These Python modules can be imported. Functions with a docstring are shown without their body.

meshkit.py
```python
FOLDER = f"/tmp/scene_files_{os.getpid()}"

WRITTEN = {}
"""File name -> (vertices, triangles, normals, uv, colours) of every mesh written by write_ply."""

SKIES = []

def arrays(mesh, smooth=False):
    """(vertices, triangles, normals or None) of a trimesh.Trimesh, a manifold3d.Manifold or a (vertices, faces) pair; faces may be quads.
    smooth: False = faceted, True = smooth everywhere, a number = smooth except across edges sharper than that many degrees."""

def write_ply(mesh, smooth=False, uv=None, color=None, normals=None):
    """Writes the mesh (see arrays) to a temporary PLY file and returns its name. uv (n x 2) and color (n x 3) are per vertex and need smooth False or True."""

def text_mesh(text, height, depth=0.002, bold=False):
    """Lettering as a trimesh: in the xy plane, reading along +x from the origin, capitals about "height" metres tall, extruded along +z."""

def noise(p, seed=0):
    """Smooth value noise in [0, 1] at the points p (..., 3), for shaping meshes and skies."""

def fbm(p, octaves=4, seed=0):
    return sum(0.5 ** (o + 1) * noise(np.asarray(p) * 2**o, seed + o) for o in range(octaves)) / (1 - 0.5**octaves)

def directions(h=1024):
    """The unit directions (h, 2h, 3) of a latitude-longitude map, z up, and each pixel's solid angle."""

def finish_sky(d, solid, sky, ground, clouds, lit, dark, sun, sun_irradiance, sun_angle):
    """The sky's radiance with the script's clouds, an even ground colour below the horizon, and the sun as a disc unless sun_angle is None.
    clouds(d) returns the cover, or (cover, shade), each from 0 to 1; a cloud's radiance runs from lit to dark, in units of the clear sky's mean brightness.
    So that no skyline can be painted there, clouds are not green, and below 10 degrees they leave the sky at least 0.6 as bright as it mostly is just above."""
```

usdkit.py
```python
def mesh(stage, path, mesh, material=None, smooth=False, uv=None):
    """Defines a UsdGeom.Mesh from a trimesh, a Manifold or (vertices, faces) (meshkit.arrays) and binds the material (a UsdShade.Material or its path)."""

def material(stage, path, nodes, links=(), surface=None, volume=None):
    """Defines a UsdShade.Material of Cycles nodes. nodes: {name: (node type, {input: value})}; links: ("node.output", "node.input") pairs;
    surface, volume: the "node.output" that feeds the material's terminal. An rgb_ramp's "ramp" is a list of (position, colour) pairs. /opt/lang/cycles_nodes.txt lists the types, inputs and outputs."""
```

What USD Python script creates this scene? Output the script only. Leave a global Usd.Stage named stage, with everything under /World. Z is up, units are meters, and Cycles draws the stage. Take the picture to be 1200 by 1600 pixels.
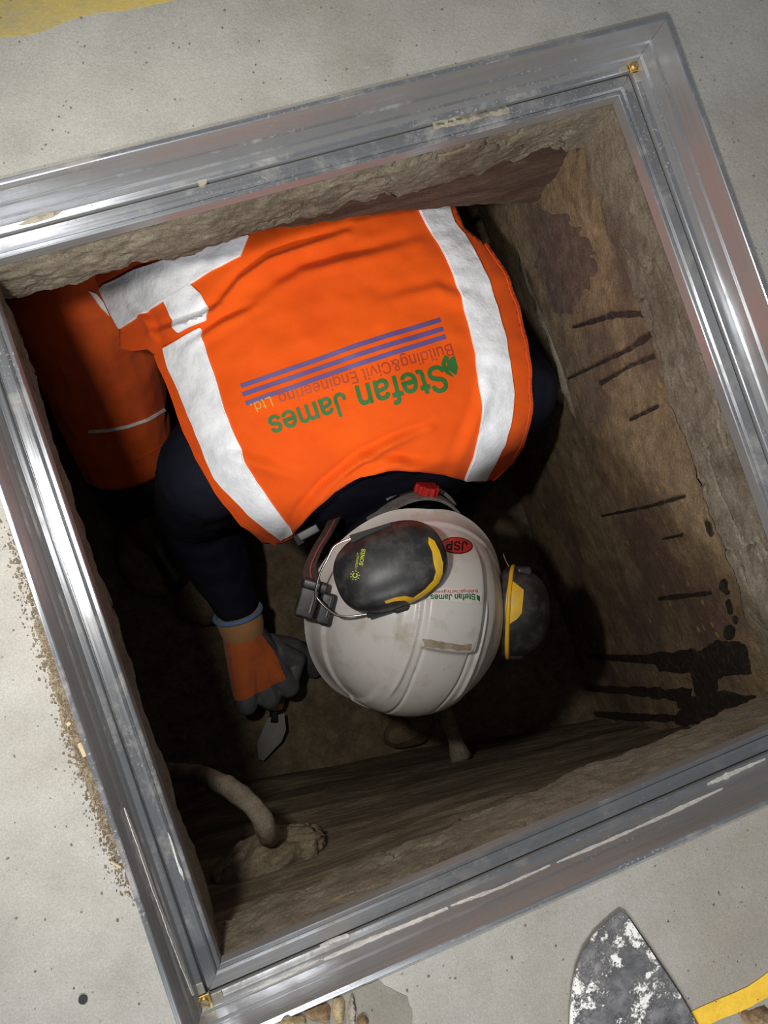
import math, random
import numpy as np, trimesh, manifold3d as m3, shapely
from shapely.geometry import Polygon, LineString, Point
from scipy.interpolate import PchipInterpolator
from scipy.spatial import Delaunay
from scipy.spatial.transform import Rotation as R
from pxr import Usd, UsdGeom, UsdLux, UsdShade, Gf, Sdf, Vt
import usdkit, meshkit
from meshkit import fbm, noise, text_mesh

random.seed(7); rng = np.random.default_rng(7)
stage = Usd.Stage.CreateInMemory()
UsdGeom.SetStageUpAxis(stage, 'Z'); UsdGeom.SetStageMetersPerUnit(stage, 1.0)
WORLD = UsdGeom.Xform.Define(stage, '/World').GetPrim()
stage.SetDefaultPrim(WORLD)
UsdGeom.Scope.Define(stage, '/World/Looks')

# ------------------------------------------------------------------ camera
# world: opening of the frame is x 0..0.6, y 0..0.612, its inner edge at z = 0; the ground lies at z = 0.0625
CAM = np.array([1.25727328e-01, 2.91011566e-01, 7.24389036e-01])
ROT = R.from_rotvec([-5.00843115e-02, 1.67530080e-01, 3.30881712e-01]).as_matrix()   # world -> camera
FPX = 1300.0
cam = UsdGeom.Camera.Define(stage, '/World/camera')
M = np.eye(4); M[:3, :3] = ROT; M[3, :3] = CAM
cam.AddTransformOp().Set(Gf.Matrix4d(*M.ravel().tolist()))
cam.CreateHorizontalApertureAttr(36.0); cam.CreateVerticalApertureAttr(48.0)
cam.CreateFocalLengthAttr(36.0 * FPX / 1200.0)
cam.CreateClippingRangeAttr(Gf.Vec2f(0.02, 50.0))
cam.CreateExposureAttr(0.22)

# ------------------------------------------------------------------ light
GROUND = 0.0625
# hand torch held over the left rail, pointed into the pit
KEY, AIM = np.array([-0.02, 0.435, 0.50]), np.array([0.30, 0.28, -0.40])
key = UsdLux.SphereLight.Define(stage, '/World/hand_torch')
kz = (KEY - AIM) / np.linalg.norm(KEY - AIM); kx = np.cross([0, 1.0, 0], kz); kx /= np.linalg.norm(kx); K4 = np.eye(4); K4[0, :3], K4[1, :3], K4[2, :3], K4[3, :3] = kx, np.cross(kz, kx), kz, KEY
key.AddTransformOp().Set(Gf.Matrix4d(*K4.ravel().tolist())); key.CreateRadiusAttr(0.022)
key.CreateIntensityAttr(640.0); key.CreateColorAttr(Gf.Vec3f(1.0, 0.96, 0.90))
sh_ = UsdLux.ShapingAPI.Apply(key.GetPrim()); sh_.CreateShapingConeAngleAttr(56.0); sh_.CreateShapingConeSoftnessAttr(0.55)
def ceiling_lamp(name, pos, sx, sy, inten, col):
    l = UsdLux.RectLight.Define(stage, '/World/' + name)
    l.AddTranslateOp().Set(pos); l.CreateWidthAttr(sx); l.CreateHeightAttr(sy)
    l.CreateIntensityAttr(inten); l.CreateColorAttr(Gf.Vec3f(*col))
ceiling_lamp('ceiling_lamp', (-0.6, -1.45, 1.6), 1.2, 0.4, 46.0, (0.97, 0.98, 1.0))
dome = UsdLux.DomeLight.Define(stage, '/World/room_light')
dome.CreateIntensityAttr(0.062); dome.CreateColorAttr(Gf.Vec3f(0.90, 0.95, 1.0))

# ------------------------------------------------------------------ pixel -> ray helpers
def ray(px):
    px = np.atleast_2d(np.asarray(px, float))
    return np.stack([(px[:, 0] - 600) / FPX, (800 - px[:, 1]) / FPX, -np.ones(len(px))], 1) @ ROT
def at(x, y, z=0.0):
    d = ray((x, y))[0]; return CAM + d * (z - CAM[2]) / d[2]
def aty(x, y, Y):
    d = ray((x, y))[0]; return CAM + d * (Y - CAM[1]) / d[1]
def atx(x, y, X):
    d = ray((x, y))[0]; return CAM + d * (X - CAM[0]) / d[0]
def atd(x, y, depth):
    return CAM + ray((x, y))[0] * depth
RV, UV, TV = ROT[0], ROT[1], ROT[2]       # camera right, up, towards camera (world vectors)
def unit(v): v = np.asarray(v, float); return v / np.linalg.norm(v)

# ------------------------------------------------------------------ prim helpers
used = {}
def numbered(parent, name):
    k = (parent, name); n = used.get(k, 0); used[k] = n + 1
    return name if n == 0 else '%s_%03d' % (name, n)
def path_of(p): return p.GetPath().pathString if p is not None else '/World'
def obj(name, mesh, mat, parent=None, smooth=35, label=None, cat=None, group=None, kind=None):
    base = path_of(parent)
    p = usdkit.mesh(stage, base + '/' + numbered(base, name), mesh, mat, smooth).GetPrim()
    tag(p, label, cat, group, kind); return p
def thing(name, label=None, cat=None, group=None, kind=None, loc=(0, 0, 0)):
    x = UsdGeom.Xform.Define(stage, '/World/' + numbered('/World', name))
    p = x.GetPrim(); tag(p, label, cat, group, kind); return p
def tag(p, label=None, cat=None, group=None, kind=None):
    for k, v in (('label', label), ('category', cat), ('group', group), ('kind', kind)):
        if v: p.SetCustomDataByKey(k, v)

# ------------------------------------------------------------------ materials
def mat(name, nodes, links, out='p.BSDF'):
    return usdkit.material(stage, '/World/Looks/' + name, nodes, links, surface=out)
def plain(name, col, rough=0.5, metal=0.0, spec=0.5, grime=None, gscale=40, bump=0.0, bscale=300, lo=0.45, hi=0.65, sheen=0):
    n = {'p': ('principled_bsdf', dict(base_color=col, roughness=rough, metallic=metal, specular_ior_level=spec, sheen_weight=sheen)),
         'g': ('geometry', {})}
    l = []
    if grime is not None:
        n['n'] = ('noise_texture', dict(scale=gscale, detail=6, roughness=0.65))
        n['r'] = ('rgb_ramp', dict(ramp=[(0, col), (lo, col), (hi, grime), (1, grime)]))
        l += [('g.position', 'n.vector'), ('n.fac', 'r.fac'), ('r.color', 'p.base_color')]
    if bump:
        n['bn'] = ('noise_texture', dict(scale=bscale, detail=4, roughness=0.6))
        n['b'] = ('bump', dict(strength=1.0, distance=bump))
        l += [('g.position', 'bn.vector'), ('bn.fac', 'b.height'), ('b.normal', 'p.normal')]
    return mat(name, n, l)
def stone(name, ramp, scale, stretch=(1, 1, 1), rough=0.85, bump=0.002, bscale=60, ramp2=None, scale2=8, mixlo=0.45, mixhi=0.6, dist=0.0, spots=None, spec=0.3, fine=420, fa=.32):
    """mottled mineral surface: one noise ramp, optionally a second tone in large patches, optional small flecks"""
    n = {'g': ('geometry', {}), 'm': ('mapping', dict(scale=stretch)),
         'n': ('noise_texture', dict(scale=scale, detail=9, roughness=0.68, distortion=dist)),
         'r': ('rgb_ramp', dict(ramp=ramp)),
         'p': ('principled_bsdf', dict(roughness=rough, specular_ior_level=spec)),
         'bn': ('noise_texture', dict(scale=bscale, detail=8, roughness=0.7)), 'b': ('bump', dict(strength=1.0, distance=bump))}
    l = [('g.position', 'm.vector'), ('m.vector', 'n.vector'), ('n.fac', 'r.fac'), ('m.vector', 'bn.vector'), ('bn.fac', 'b.height'), ('b.normal', 'p.normal')]
    col = 'r.color'
    if ramp2:
        n['n2'] = ('noise_texture', dict(scale=scale2, detail=5, roughness=0.6)); n['r2'] = ('rgb_ramp', dict(ramp=ramp2))
        n['mr'] = ('map_range', dict(from_min=mixlo, from_max=mixhi, clamp=True)); n['mx'] = ('mix_color', {})
        l += [('m.vector', 'n2.vector'), ('n2.fac', 'mr.value'), ('n.fac', 'r2.fac'), ('mr.result', 'mx.fac'), (col, 'mx.a'), ('r2.color', 'mx.b')]
        col = 'mx.color' if False else 'mx.result'
    if spots:
        sc, size, sc_col = spots
        n['v'] = ('voronoi_texture', dict(scale=sc)); n['vr'] = ('map_range', dict(from_min=size, from_max=size * 0.6, clamp=True))
        n['vn'] = ('noise_texture', dict(scale=sc * 0.25, detail=2)); n['vm'] = ('map_range', dict(from_min=0.46, from_max=0.60, clamp=True))
        n['vv'] = ('math', dict(math_type='multiply')); n['ms'] = ('mix_color', dict(b=sc_col))
        l += [('g.position', 'v.vector'), ('v.distance', 'vr.value'), ('g.position', 'vn.vector'), ('vn.fac', 'vm.value'), ('vr.result', 'vv.value1'), ('vm.result', 'vv.value2'), ('vv.value', 'ms.fac'), (col, 'ms.a')]
        col = 'ms.result'
    n['fn'] = ('noise_texture', dict(scale=fine, detail=3, roughness=.7)); n['fr'] = ('map_range', dict(from_min=.3, from_max=.7, to_min=1 - fa, to_max=1 + fa, clamp=True)); n['fm'] = ('vector_math', dict(math_type='scale'))
    l += [('g.position', 'fn.vector'), ('fn.fac', 'fr.value'), (col, 'fm.vector1'), ('fr.result', 'fm.scale'), ('fm.vector', 'p.base_color')]
    return mat(name, n, l)
def alu(name, along):
    st = (4, 300, 300) if along == 'x' else (300, 4, 300)
    st2 = (9, 60, 60) if along == 'x' else (60, 9, 60)
    tg = (1, 0, 0) if along == 'x' else (0, 1, 0)
    n = {'g': ('geometry', {}), 'm': ('mapping', dict(scale=st)), 'n': ('noise_texture', dict(scale=1, detail=5, roughness=0.6)),
         'm2': ('mapping', dict(scale=st2)), 'n2': ('noise_texture', dict(scale=1, detail=6, roughness=0.7)),
         'r': ('rgb_ramp', dict(ramp=[(0.0, (.27, .285, .315)), (.5, (.42, .44, .475)), (1, (.58, .60, .63))])),
         'rr': ('map_range', dict(from_min=.3, from_max=.7, to_min=.20, to_max=.40, clamp=True)),
         # dried cement dust: pale rough smears and specks
         'd': ('noise_texture', dict(scale=16, detail=10, roughness=0.75)), 'dr': ('map_range', dict(from_min=.50, from_max=.64, clamp=True)),
         'e': ('noise_texture', dict(scale=420, detail=2)), 'er': ('map_range', dict(from_min=.60, from_max=.66, clamp=True)),
         'f': ('noise_texture', dict(scale=9, detail=3)), 'fr': ('map_range', dict(from_min=.48, from_max=.6, clamp=True)),
         'ef': ('math', dict(math_type='multiply')), 'mx': ('math', dict(math_type='maximum')), 'm7': ('map_range', dict(to_min=.14, to_max=.85, clamp=True)),
         't': ('combine_xyz', dict(x=tg[0], y=tg[1], z=tg[2])), 'b': ('bump', dict(strength=.25, distance=.0006)),
         'p': ('principled_bsdf', dict(metallic=1.0, anisotropic=0.6, anisotropic_rotation=0.25)), 'q': ('principled_bsdf', dict(base_color=(.25, .243, .232), roughness=.6)),
         'sx': ('separate_xyz', {}), 'ab': ('math', dict(math_type='absolute')), 'rz': ('map_range', dict(from_min=.15, from_max=.75, to_min=.62, to_max=.0, clamp=True)), 'mm': ('math', dict(math_type='maximum')),
         'mc': ('mix_closure', {})}
    l = [('g.true_normal', 'sx.vector'), ('sx.z', 'ab.value1'), ('ab.value', 'rz.value'), ('m7.result', 'mm.value1'), ('rz.result', 'mm.value2'), ('mm.value', 'mc.fac'), ('g.position', 'm.vector'), ('m.vector', 'n.vector'), ('g.position', 'm2.vector'), ('m2.vector', 'n2.vector'), ('n2.fac', 'r.fac'), ('r.color', 'p.base_color'),
         ('n.fac', 'rr.value'), ('rr.result', 'p.roughness'), ('n.fac', 'b.height'), ('b.normal', 'p.normal'), ('t.vector', 'p.tangent'),
         ('g.position', 'd.vector'), ('d.fac', 'dr.value'), ('g.position', 'e.vector'), ('e.fac', 'er.value'), ('g.position', 'f.vector'), ('f.fac', 'fr.value'),
         ('er.result', 'ef.value1'), ('fr.result', 'ef.value2'), ('ef.value', 'mx.value1'), ('dr.result', 'mx.value2'), ('mx.value', 'm7.value'),
         ('p.BSDF', 'mc.closure1'), ('q.BSDF', 'mc.closure2')]
    return mat(name, n, l, 'mc.closure')

L = {}
L['ground'] = stone('ground_concrete', fa=.16, fine=700, ramp=[(0.2, (.215, .205, .18)), (.45, (.29, .28, .252)), (.62, (.325, .315, .285)), (.85, (.38, .37, .34))], scale=14, rough=.7, bump=.0006, bscale=260,
                    ramp2=[(0, (.19, .17, .14)), (1, (.31, .285, .245))], scale2=3.2, mixlo=.50, mixhi=.68, spots=(110, .13, (.13, .105, .08)))
L['collar'] = stone('collar_concrete', [(.2, (.075, .060, .038)), (.45, (.155, .130, .092)), (.7, (.205, .175, .128)), (.9, (.27, .235, .175))], 40, bump=.003, bscale=70,
                    ramp2=[(0, (.06, .045, .03)), (1, (.15, .115, .075))], scale2=7, mixlo=.52, mixhi=.66)
L['wall'] = stone('wall_render', [(.2, (.09, .06, .032)), (.42, (.19, .135, .075)), (.6, (.28, .205, .12)), (.8, (.42, .32, .20))], 44, bump=.004, bscale=90, rough=.7,
                  ramp2=[(0, (.06, .040, .028)), (.5, (.13, .088, .062)), (1, (.24, .17, .115))], scale2=5, mixlo=.47, mixhi=.60, spots=(42, .2, (.34, .21, .075)))
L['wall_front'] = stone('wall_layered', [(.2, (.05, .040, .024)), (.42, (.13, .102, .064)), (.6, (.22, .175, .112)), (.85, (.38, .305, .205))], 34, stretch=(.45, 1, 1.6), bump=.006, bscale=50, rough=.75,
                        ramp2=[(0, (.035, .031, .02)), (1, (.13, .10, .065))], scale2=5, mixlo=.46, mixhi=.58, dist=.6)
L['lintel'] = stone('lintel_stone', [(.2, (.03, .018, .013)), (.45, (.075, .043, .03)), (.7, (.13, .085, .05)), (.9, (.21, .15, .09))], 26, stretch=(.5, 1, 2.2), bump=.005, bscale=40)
L['pit_floor'] = stone('pit_floor_dirt', [(.2, (.045, .034, .02)), (.45, (.11, .083, .05)), (.7, (.19, .145, .09)), (.9, (.28, .22, .15))], 40, bump=.006, bscale=45)
L['tar'] = plain('wet_tar', (.022, .018, .015), .5, grime=(.08, .062, .045), gscale=120, bump=.002, bscale=200, lo=.5, hi=.75)
L['rust_stone'] = stone('rust_stone', [(.25, (.09, .05, .03)), (.55, (.24, .155, .085)), (.8, (.38, .29, .17))], 60, bump=.002, bscale=150)
L['tan_stone'] = stone('tan_stone', [(.25, (.19, .14, .07)), (.55, (.36, .28, .15)), (.8, (.48, .41, .26))], 60, bump=.002, bscale=150)
L['grey_stone'] = stone('grey_stone', [(.25, (.16, .14, .11)), (.55, (.30, .27, .22)), (.8, (.42, .39, .33))], 60, bump=.002, bscale=150)
L['alu_x'] = alu('aluminium_x', 'x'); L['alu_y'] = alu('aluminium_y', 'y')
L['brass'] = plain('brass', (.72, .50, .18), .28, 1.0, grime=(.40, .27, .12), gscale=120)
L['brass_screw'] = plain('screw_metal', (.70, .58, .36), .25, 1.0)
L['plate'] = plain('dull_plate', (.42, .41, .36), .55, .6, grime=(.3, .28, .22), gscale=150)
L['mortar'] = plain('mortar_smear', (.30, .27, .21), .9, grime=(.20, .17, .12), gscale=150, bump=.001, bscale=200)
L['yellow_paint'] = stone('yellow_paint', [(.25, (.52, .30, .03)), (.5, (.72, .44, .03)), (.75, (.80, .52, .06))], 30, fa=.08, rough=.6, bump=.0006, bscale=200)
L['faded_paint'] = stone('faded_yellow_paint', [(.25, (.27, .25, .19)), (.42, (.36, .29, .12)), (.6, (.42, .32, .08)), (.75, (.33, .29, .18))], 26, fa=.08, rough=.65, bump=.0006, bscale=200)
L['grit'] = stone('grit', [(.2, (.085, .062, .038)), (.5, (.16, .125, .082)), (.8, (.27, .23, .17))], 150, bump=.001, bscale=300)
L['wood'] = plain('wood_chip', (.42, .34, .22), .8, grime=(.36, .23, .11), gscale=200)
def fabric(name, a, b, rough=.8, sheen=.15, dirt=None):
    return plain(name, a, rough, grime=b, gscale=9, lo=.42, hi=.62, bump=.0004, bscale=1400, sheen=sheen, spec=.2)
L['vest'] = fabric('vest_orange', (.82, .100, .003), (.76, .084, .003), sheen=.05)
L['trousers'] = fabric('trouser_orange', (.70, .105, .016), (.55, .075, .014), sheen=.05)
L['navy'] = fabric('navy_knit', (.007, .008, .017), (.010, .011, .020), sheen=0)
L['reflective'] = plain('reflective_tape', (.90, .91, .93), .45, .0, spec=.6, grime=(.78, .80, .83), gscale=45, bump=.0012, bscale=120)
L['stitch'] = plain('white_piping', (.85, .83, .81), .6)
L['print_green'] = plain('print_green', (.022, .135, .022), .6)
L['print_blue'] = plain('print_blue', (.115, .07, .22), .6)
L['print_red'] = plain('print_red', (.36, .045, .015), .6)
L['print_lime'] = plain('print_lime', (.52, .30, .02), .6)
L['skin'] = plain('skin', (.085, .040, .024), .5, grime=(.06, .028, .017), gscale=30)
L['hair'] = plain('hair', (.006, .005, .005), .7)
L['eye'] = plain('eye_white', (.6, .58, .55), .2)
L['shell'] = plain('helmet_white', (.66, .63, .60), .34, grime=(.50, .44, .36), gscale=32, lo=.52, hi=.74)
L['label_white'] = plain('label_white', (.75, .74, .70), .4, grime=(.6, .56, .5), gscale=90)
L['rubber'] = plain('black_plastic', (.018, .018, .019), .42, grime=(.075, .07, .066), gscale=48, lo=.45, hi=.72)
L['black'] = plain('black_matt', (.010, .010, .011), .6, spec=.3)
L['yellow'] = plain('yellow_plastic', (.78, .45, .012), .4, grime=(.52, .34, .08), gscale=60, lo=.5, hi=.75)
L['red'] = plain('red_plastic', (.55, .025, .018), .4)
L['pink'] = plain('pink_piping', (.35, .06, .07), .6)
L['grey_plastic'] = plain('grey_plastic', (.22, .20, .185), .5, grime=(.13, .115, .10), gscale=70)
L['lime'] = plain('lime_print', (.42, .50, .03), .5)
L['wire'] = plain('steel_wire', (.60, .58, .55), .3, 1.0)
L['strap'] = plain('dark_strap', (.045, .022, .018), .8, grime=(.07, .045, .035), gscale=80)
L['glove_orange'] = fabric('glove_orange', (.62, .14, .025), (.45, .10, .03))
L['glove_grey'] = plain('glove_grey', (.085, .088, .095), .65, grime=(.13, .125, .115), gscale=60, bump=.0006, bscale=400)
L['glove_cuff'] = fabric('glove_cuff', (.52, .27, .10), (.42, .21, .08))
L['glove_rim'] = fabric('glove_rim', (.14, .24, .42), (.12, .20, .36))
L['boot'] = plain('boot_rubber', (.012, .012, .012), .4, grime=(.035, .03, .026), gscale=40)
L['blade'] = None
L['steel_dull'] = plain('worn_steel', (.27, .265, .25), .5, .3, grime=(.26, .24, .21), gscale=60)
L['handle_wood'] = plain('handle_wood', (.15, .12, .09), .6, grime=(.13, .11, .09), gscale=80)
L['blade'] = mat('spattered_blade', {
    'g': ('geometry', {}), 'n': ('noise_texture', dict(scale=42, detail=12, roughness=.80)), 'r': ('map_range', dict(from_min=.49, from_max=.54, clamp=True)),
    'n2': ('noise_texture', dict(scale=70, detail=5, roughness=.6)), 'c': ('rgb_ramp', dict(ramp=[(.3, (.045, .045, .05)), (.5, (.10, .10, .105)), (.7, (.20, .19, .19))])),
    'mx': ('mix_color', dict(b=(.70, .68, .65))), 'p': ('principled_bsdf', dict(roughness=.5, metallic=.0, specular_ior_level=.5)),
    'b': ('bump', dict(distance=.0012))},
    [('g.position', 'n.vector'), ('n.fac', 'r.value'), ('g.position', 'n2.vector'), ('n2.fac', 'c.fac'), ('r.result', 'mx.fac'), ('c.color', 'mx.a'), ('mx.result', 'p.base_color'), ('r.result', 'b.height'), ('b.normal', 'p.normal')])

# ------------------------------------------------------------------ mesh helpers
def tm(v, f): return trimesh.Trimesh(np.asarray(v, float), np.asarray(f, int), process=False)
def cat(*ms): return trimesh.util.concatenate([m for m in ms if m is not None])
def tri_of(man):
    m = man.to_mesh(); return tm(m.vert_properties[:, :3], m.tri_verts)
def ball(c, r, n=20): return m3.Manifold.sphere(float(r), n).translate([float(x) for x in c])
def limb(pts, rads, n=20):
    """continuous tapered chain: union of hulls of neighbouring balls"""
    out = []
    for (a, b, ra, rb) in zip(pts[:-1], pts[1:], rads[:-1], rads[1:]):
        out.append(m3.Manifold.batch_hull([ball(a, ra, n), ball(b, rb, n)]))
    return m3.Manifold.batch_boolean(out, m3.OpType.Add)
def union(ms): return m3.Manifold.batch_boolean(list(ms), m3.OpType.Add)
def smoothed(man, edge, it=10):
    t = tri_of(man.refine_to_length(edge)); t.merge_vertices()
    trimesh.smoothing.filter_taubin(t, lamb=.5, nu=.53, iterations=it); return t
def tube(pts, r, n=12, step=None, closed=False, cap=True):
    pts = np.asarray(pts, float); rr = np.broadcast_to(np.asarray(r, float), (len(pts),)).copy()
    if step:
        seg = np.r_[0, np.cumsum(np.linalg.norm(np.diff(pts, axis=0), axis=1))]
        k = max(3, int(seg[-1] / step)); s = np.linspace(0, seg[-1], k)
        if len(pts) > 2:
            pts2 = np.stack([PchipInterpolator(seg, pts[:, i])(s) for i in range(3)], 1)
        else: pts2 = np.stack([np.interp(s, seg, pts[:, i]) for i in range(3)], 1)
        rr = np.interp(s, seg, rr); pts = pts2
    t = np.gradient(pts, axis=0)
    if closed: t = np.roll(pts, -1, 0) - np.roll(pts, 1, 0)
    t /= np.linalg.norm(t, axis=1, keepdims=True)
    a = np.array([0, 0, 1.0]) if abs(t[0][2]) < .9 else np.array([1.0, 0, 0])
    V = []; u = unit(np.cross(t[0], a))
    for i in range(len(pts)):
        u = unit(u - t[i] * (u @ t[i])); w = np.cross(t[i], u)
        ang = np.linspace(0, 2 * math.pi, n, endpoint=False)
        V.append(pts[i] + rr[i] * (np.cos(ang)[:, None] * u + np.sin(ang)[:, None] * w))
    V = np.concatenate(V); F = []; k = len(pts)
    for i in range(k if closed else k - 1):
        j = (i + 1) % k
        for q in range(n):
            a0, a1, b0, b1 = i * n + q, i * n + (q + 1) % n, j * n + q, j * n + (q + 1) % n
            F += [(a0, a1, b1), (a0, b1, b0)]
    if cap and not closed:
        V = np.vstack([V, pts[0], pts[-1]]); c0, c1 = k * n, k * n + 1
        for q in range(n): F += [(c0, (q + 1) % n, q), (c1, (k - 1) * n + q, (k - 1) * n + (q + 1) % n)]
    return tm(V, F)
def rbox(size, r=.002, n=8):
    s = np.asarray(size, float) / 2 - r
    m = m3.Manifold.batch_hull([ball((sx * s[0], sy * s[1], sz * s[2]), r, n) for sx in (-1, 1) for sy in (-1, 1) for sz in (-1, 1)])
    return tri_of(m)
def place(mesh, X, Y, Z, o):
    m = mesh.copy(); A = np.stack([X, Y, Z], 1); m.vertices = np.asarray(m.vertices) @ A.T + o; return m
def grid_faces(nu, nv, flip=False):
    i, j = np.meshgrid(np.arange(nu - 1), np.arange(nv - 1), indexing='ij'); a = (i * nv + j).ravel()
    f = np.vstack([np.stack([a, a + nv, a + nv + 1], 1), np.stack([a, a + nv + 1, a + 1], 1)])
    return f[:, ::-1] if flip else f
def thicken(V, F, Vb):
    """closed solid between the sheet V and its back copy Vb"""
    e = np.sort(np.vstack([F[:, [0, 1]], F[:, [1, 2]], F[:, [2, 0]]]), axis=1); d = np.vstack([F[:, [0, 1]], F[:, [1, 2]], F[:, [2, 0]]])
    _, inv, cnt = np.unique(e, axis=0, return_inverse=True, return_counts=True); b = d[cnt[inv.ravel()] == 1]
    n = len(V); S = np.vstack([np.stack([b[:, 0], b[:, 0] + n, b[:, 1] + n], 1), np.stack([b[:, 0], b[:, 1] + n, b[:, 1]], 1)])
    return tm(np.vstack([V, Vb]), np.vstack([F, F[:, ::-1] + n, S]))
def sheet(nu, nv, fn, back):
    """grid surface fn(u,v)->(...,3), u,v in 0..1, made solid by the offset vector (or function) back"""
    u, v = np.meshgrid(np.linspace(0, 1, nu), np.linspace(0, 1, nv), indexing='ij')
    P = fn(u.ravel(), v.ravel()); F = grid_faces(nu, nv)
    n = np.cross(P[F[0][1]] - P[F[0][0]], P[F[0][2]] - P[F[0][0]])
    bk = np.asarray(back, float)
    if n @ bk > 0: F = F[:, ::-1]
    return thicken(P, F, P + bk)
def fill(poly, step):
    """triangulate a 2-D polygon with an even grid of points inside"""
    poly = poly.buffer(0); T = []; Vv = []; off = 0
    for g in getattr(poly, 'geoms', [poly]):
        rings = [g.exterior] + list(g.interiors); B = []
        for r in rings:
            k = max(6, int(r.length / step)); B += [r.interpolate(s, normalized=True).coords[0] for s in np.arange(k) / k]
            B += list(r.simplify(step * .05).coords)[:-1] if len(r.coords) < 60 else []
        x0, y0, x1, y1 = g.bounds; gx, gy = np.meshgrid(np.arange(x0, x1, step), np.arange(y0, y1, step * .87)); gx = gx + (np.arange(gx.shape[0]) % 2)[:, None] * step * .5
        inner = g.buffer(-step * .5); pts = np.stack([gx.ravel(), gy.ravel()], 1)
        pts = pts[shapely.contains_xy(inner, pts[:, 0], pts[:, 1])] if not inner.is_empty else pts[:0]
        P = np.unique(np.round(np.vstack([np.array(B), pts]), 7), axis=0)
        t = Delaunay(P).simplices; c = P[t].mean(1); t = t[shapely.contains_xy(g, c[:, 0], c[:, 1])]
        a = P[t]; ar = (a[:, 1, 0] - a[:, 0, 0]) * (a[:, 2, 1] - a[:, 0, 1]) - (a[:, 1, 1] - a[:, 0, 1]) * (a[:, 2, 0] - a[:, 0, 0])
        t = t[np.abs(ar) > 1e-9 * step]; ar = ar[np.abs(ar) > 1e-9 * step]; t[ar < 0] = t[ar < 0][:, ::-1]
        Vv.append(P); T.append(t + off); off += len(P)
    return np.vstack(Vv), np.vstack(T)
BIN = 8.0
_bins = {}
def project(P):
    d = (np.asarray(P) - CAM) @ ROT.T; return np.stack([600 + FPX * d[:, 0] / -d[:, 2], 800 - FPX * d[:, 1] / -d[:, 2]], 1)
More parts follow.
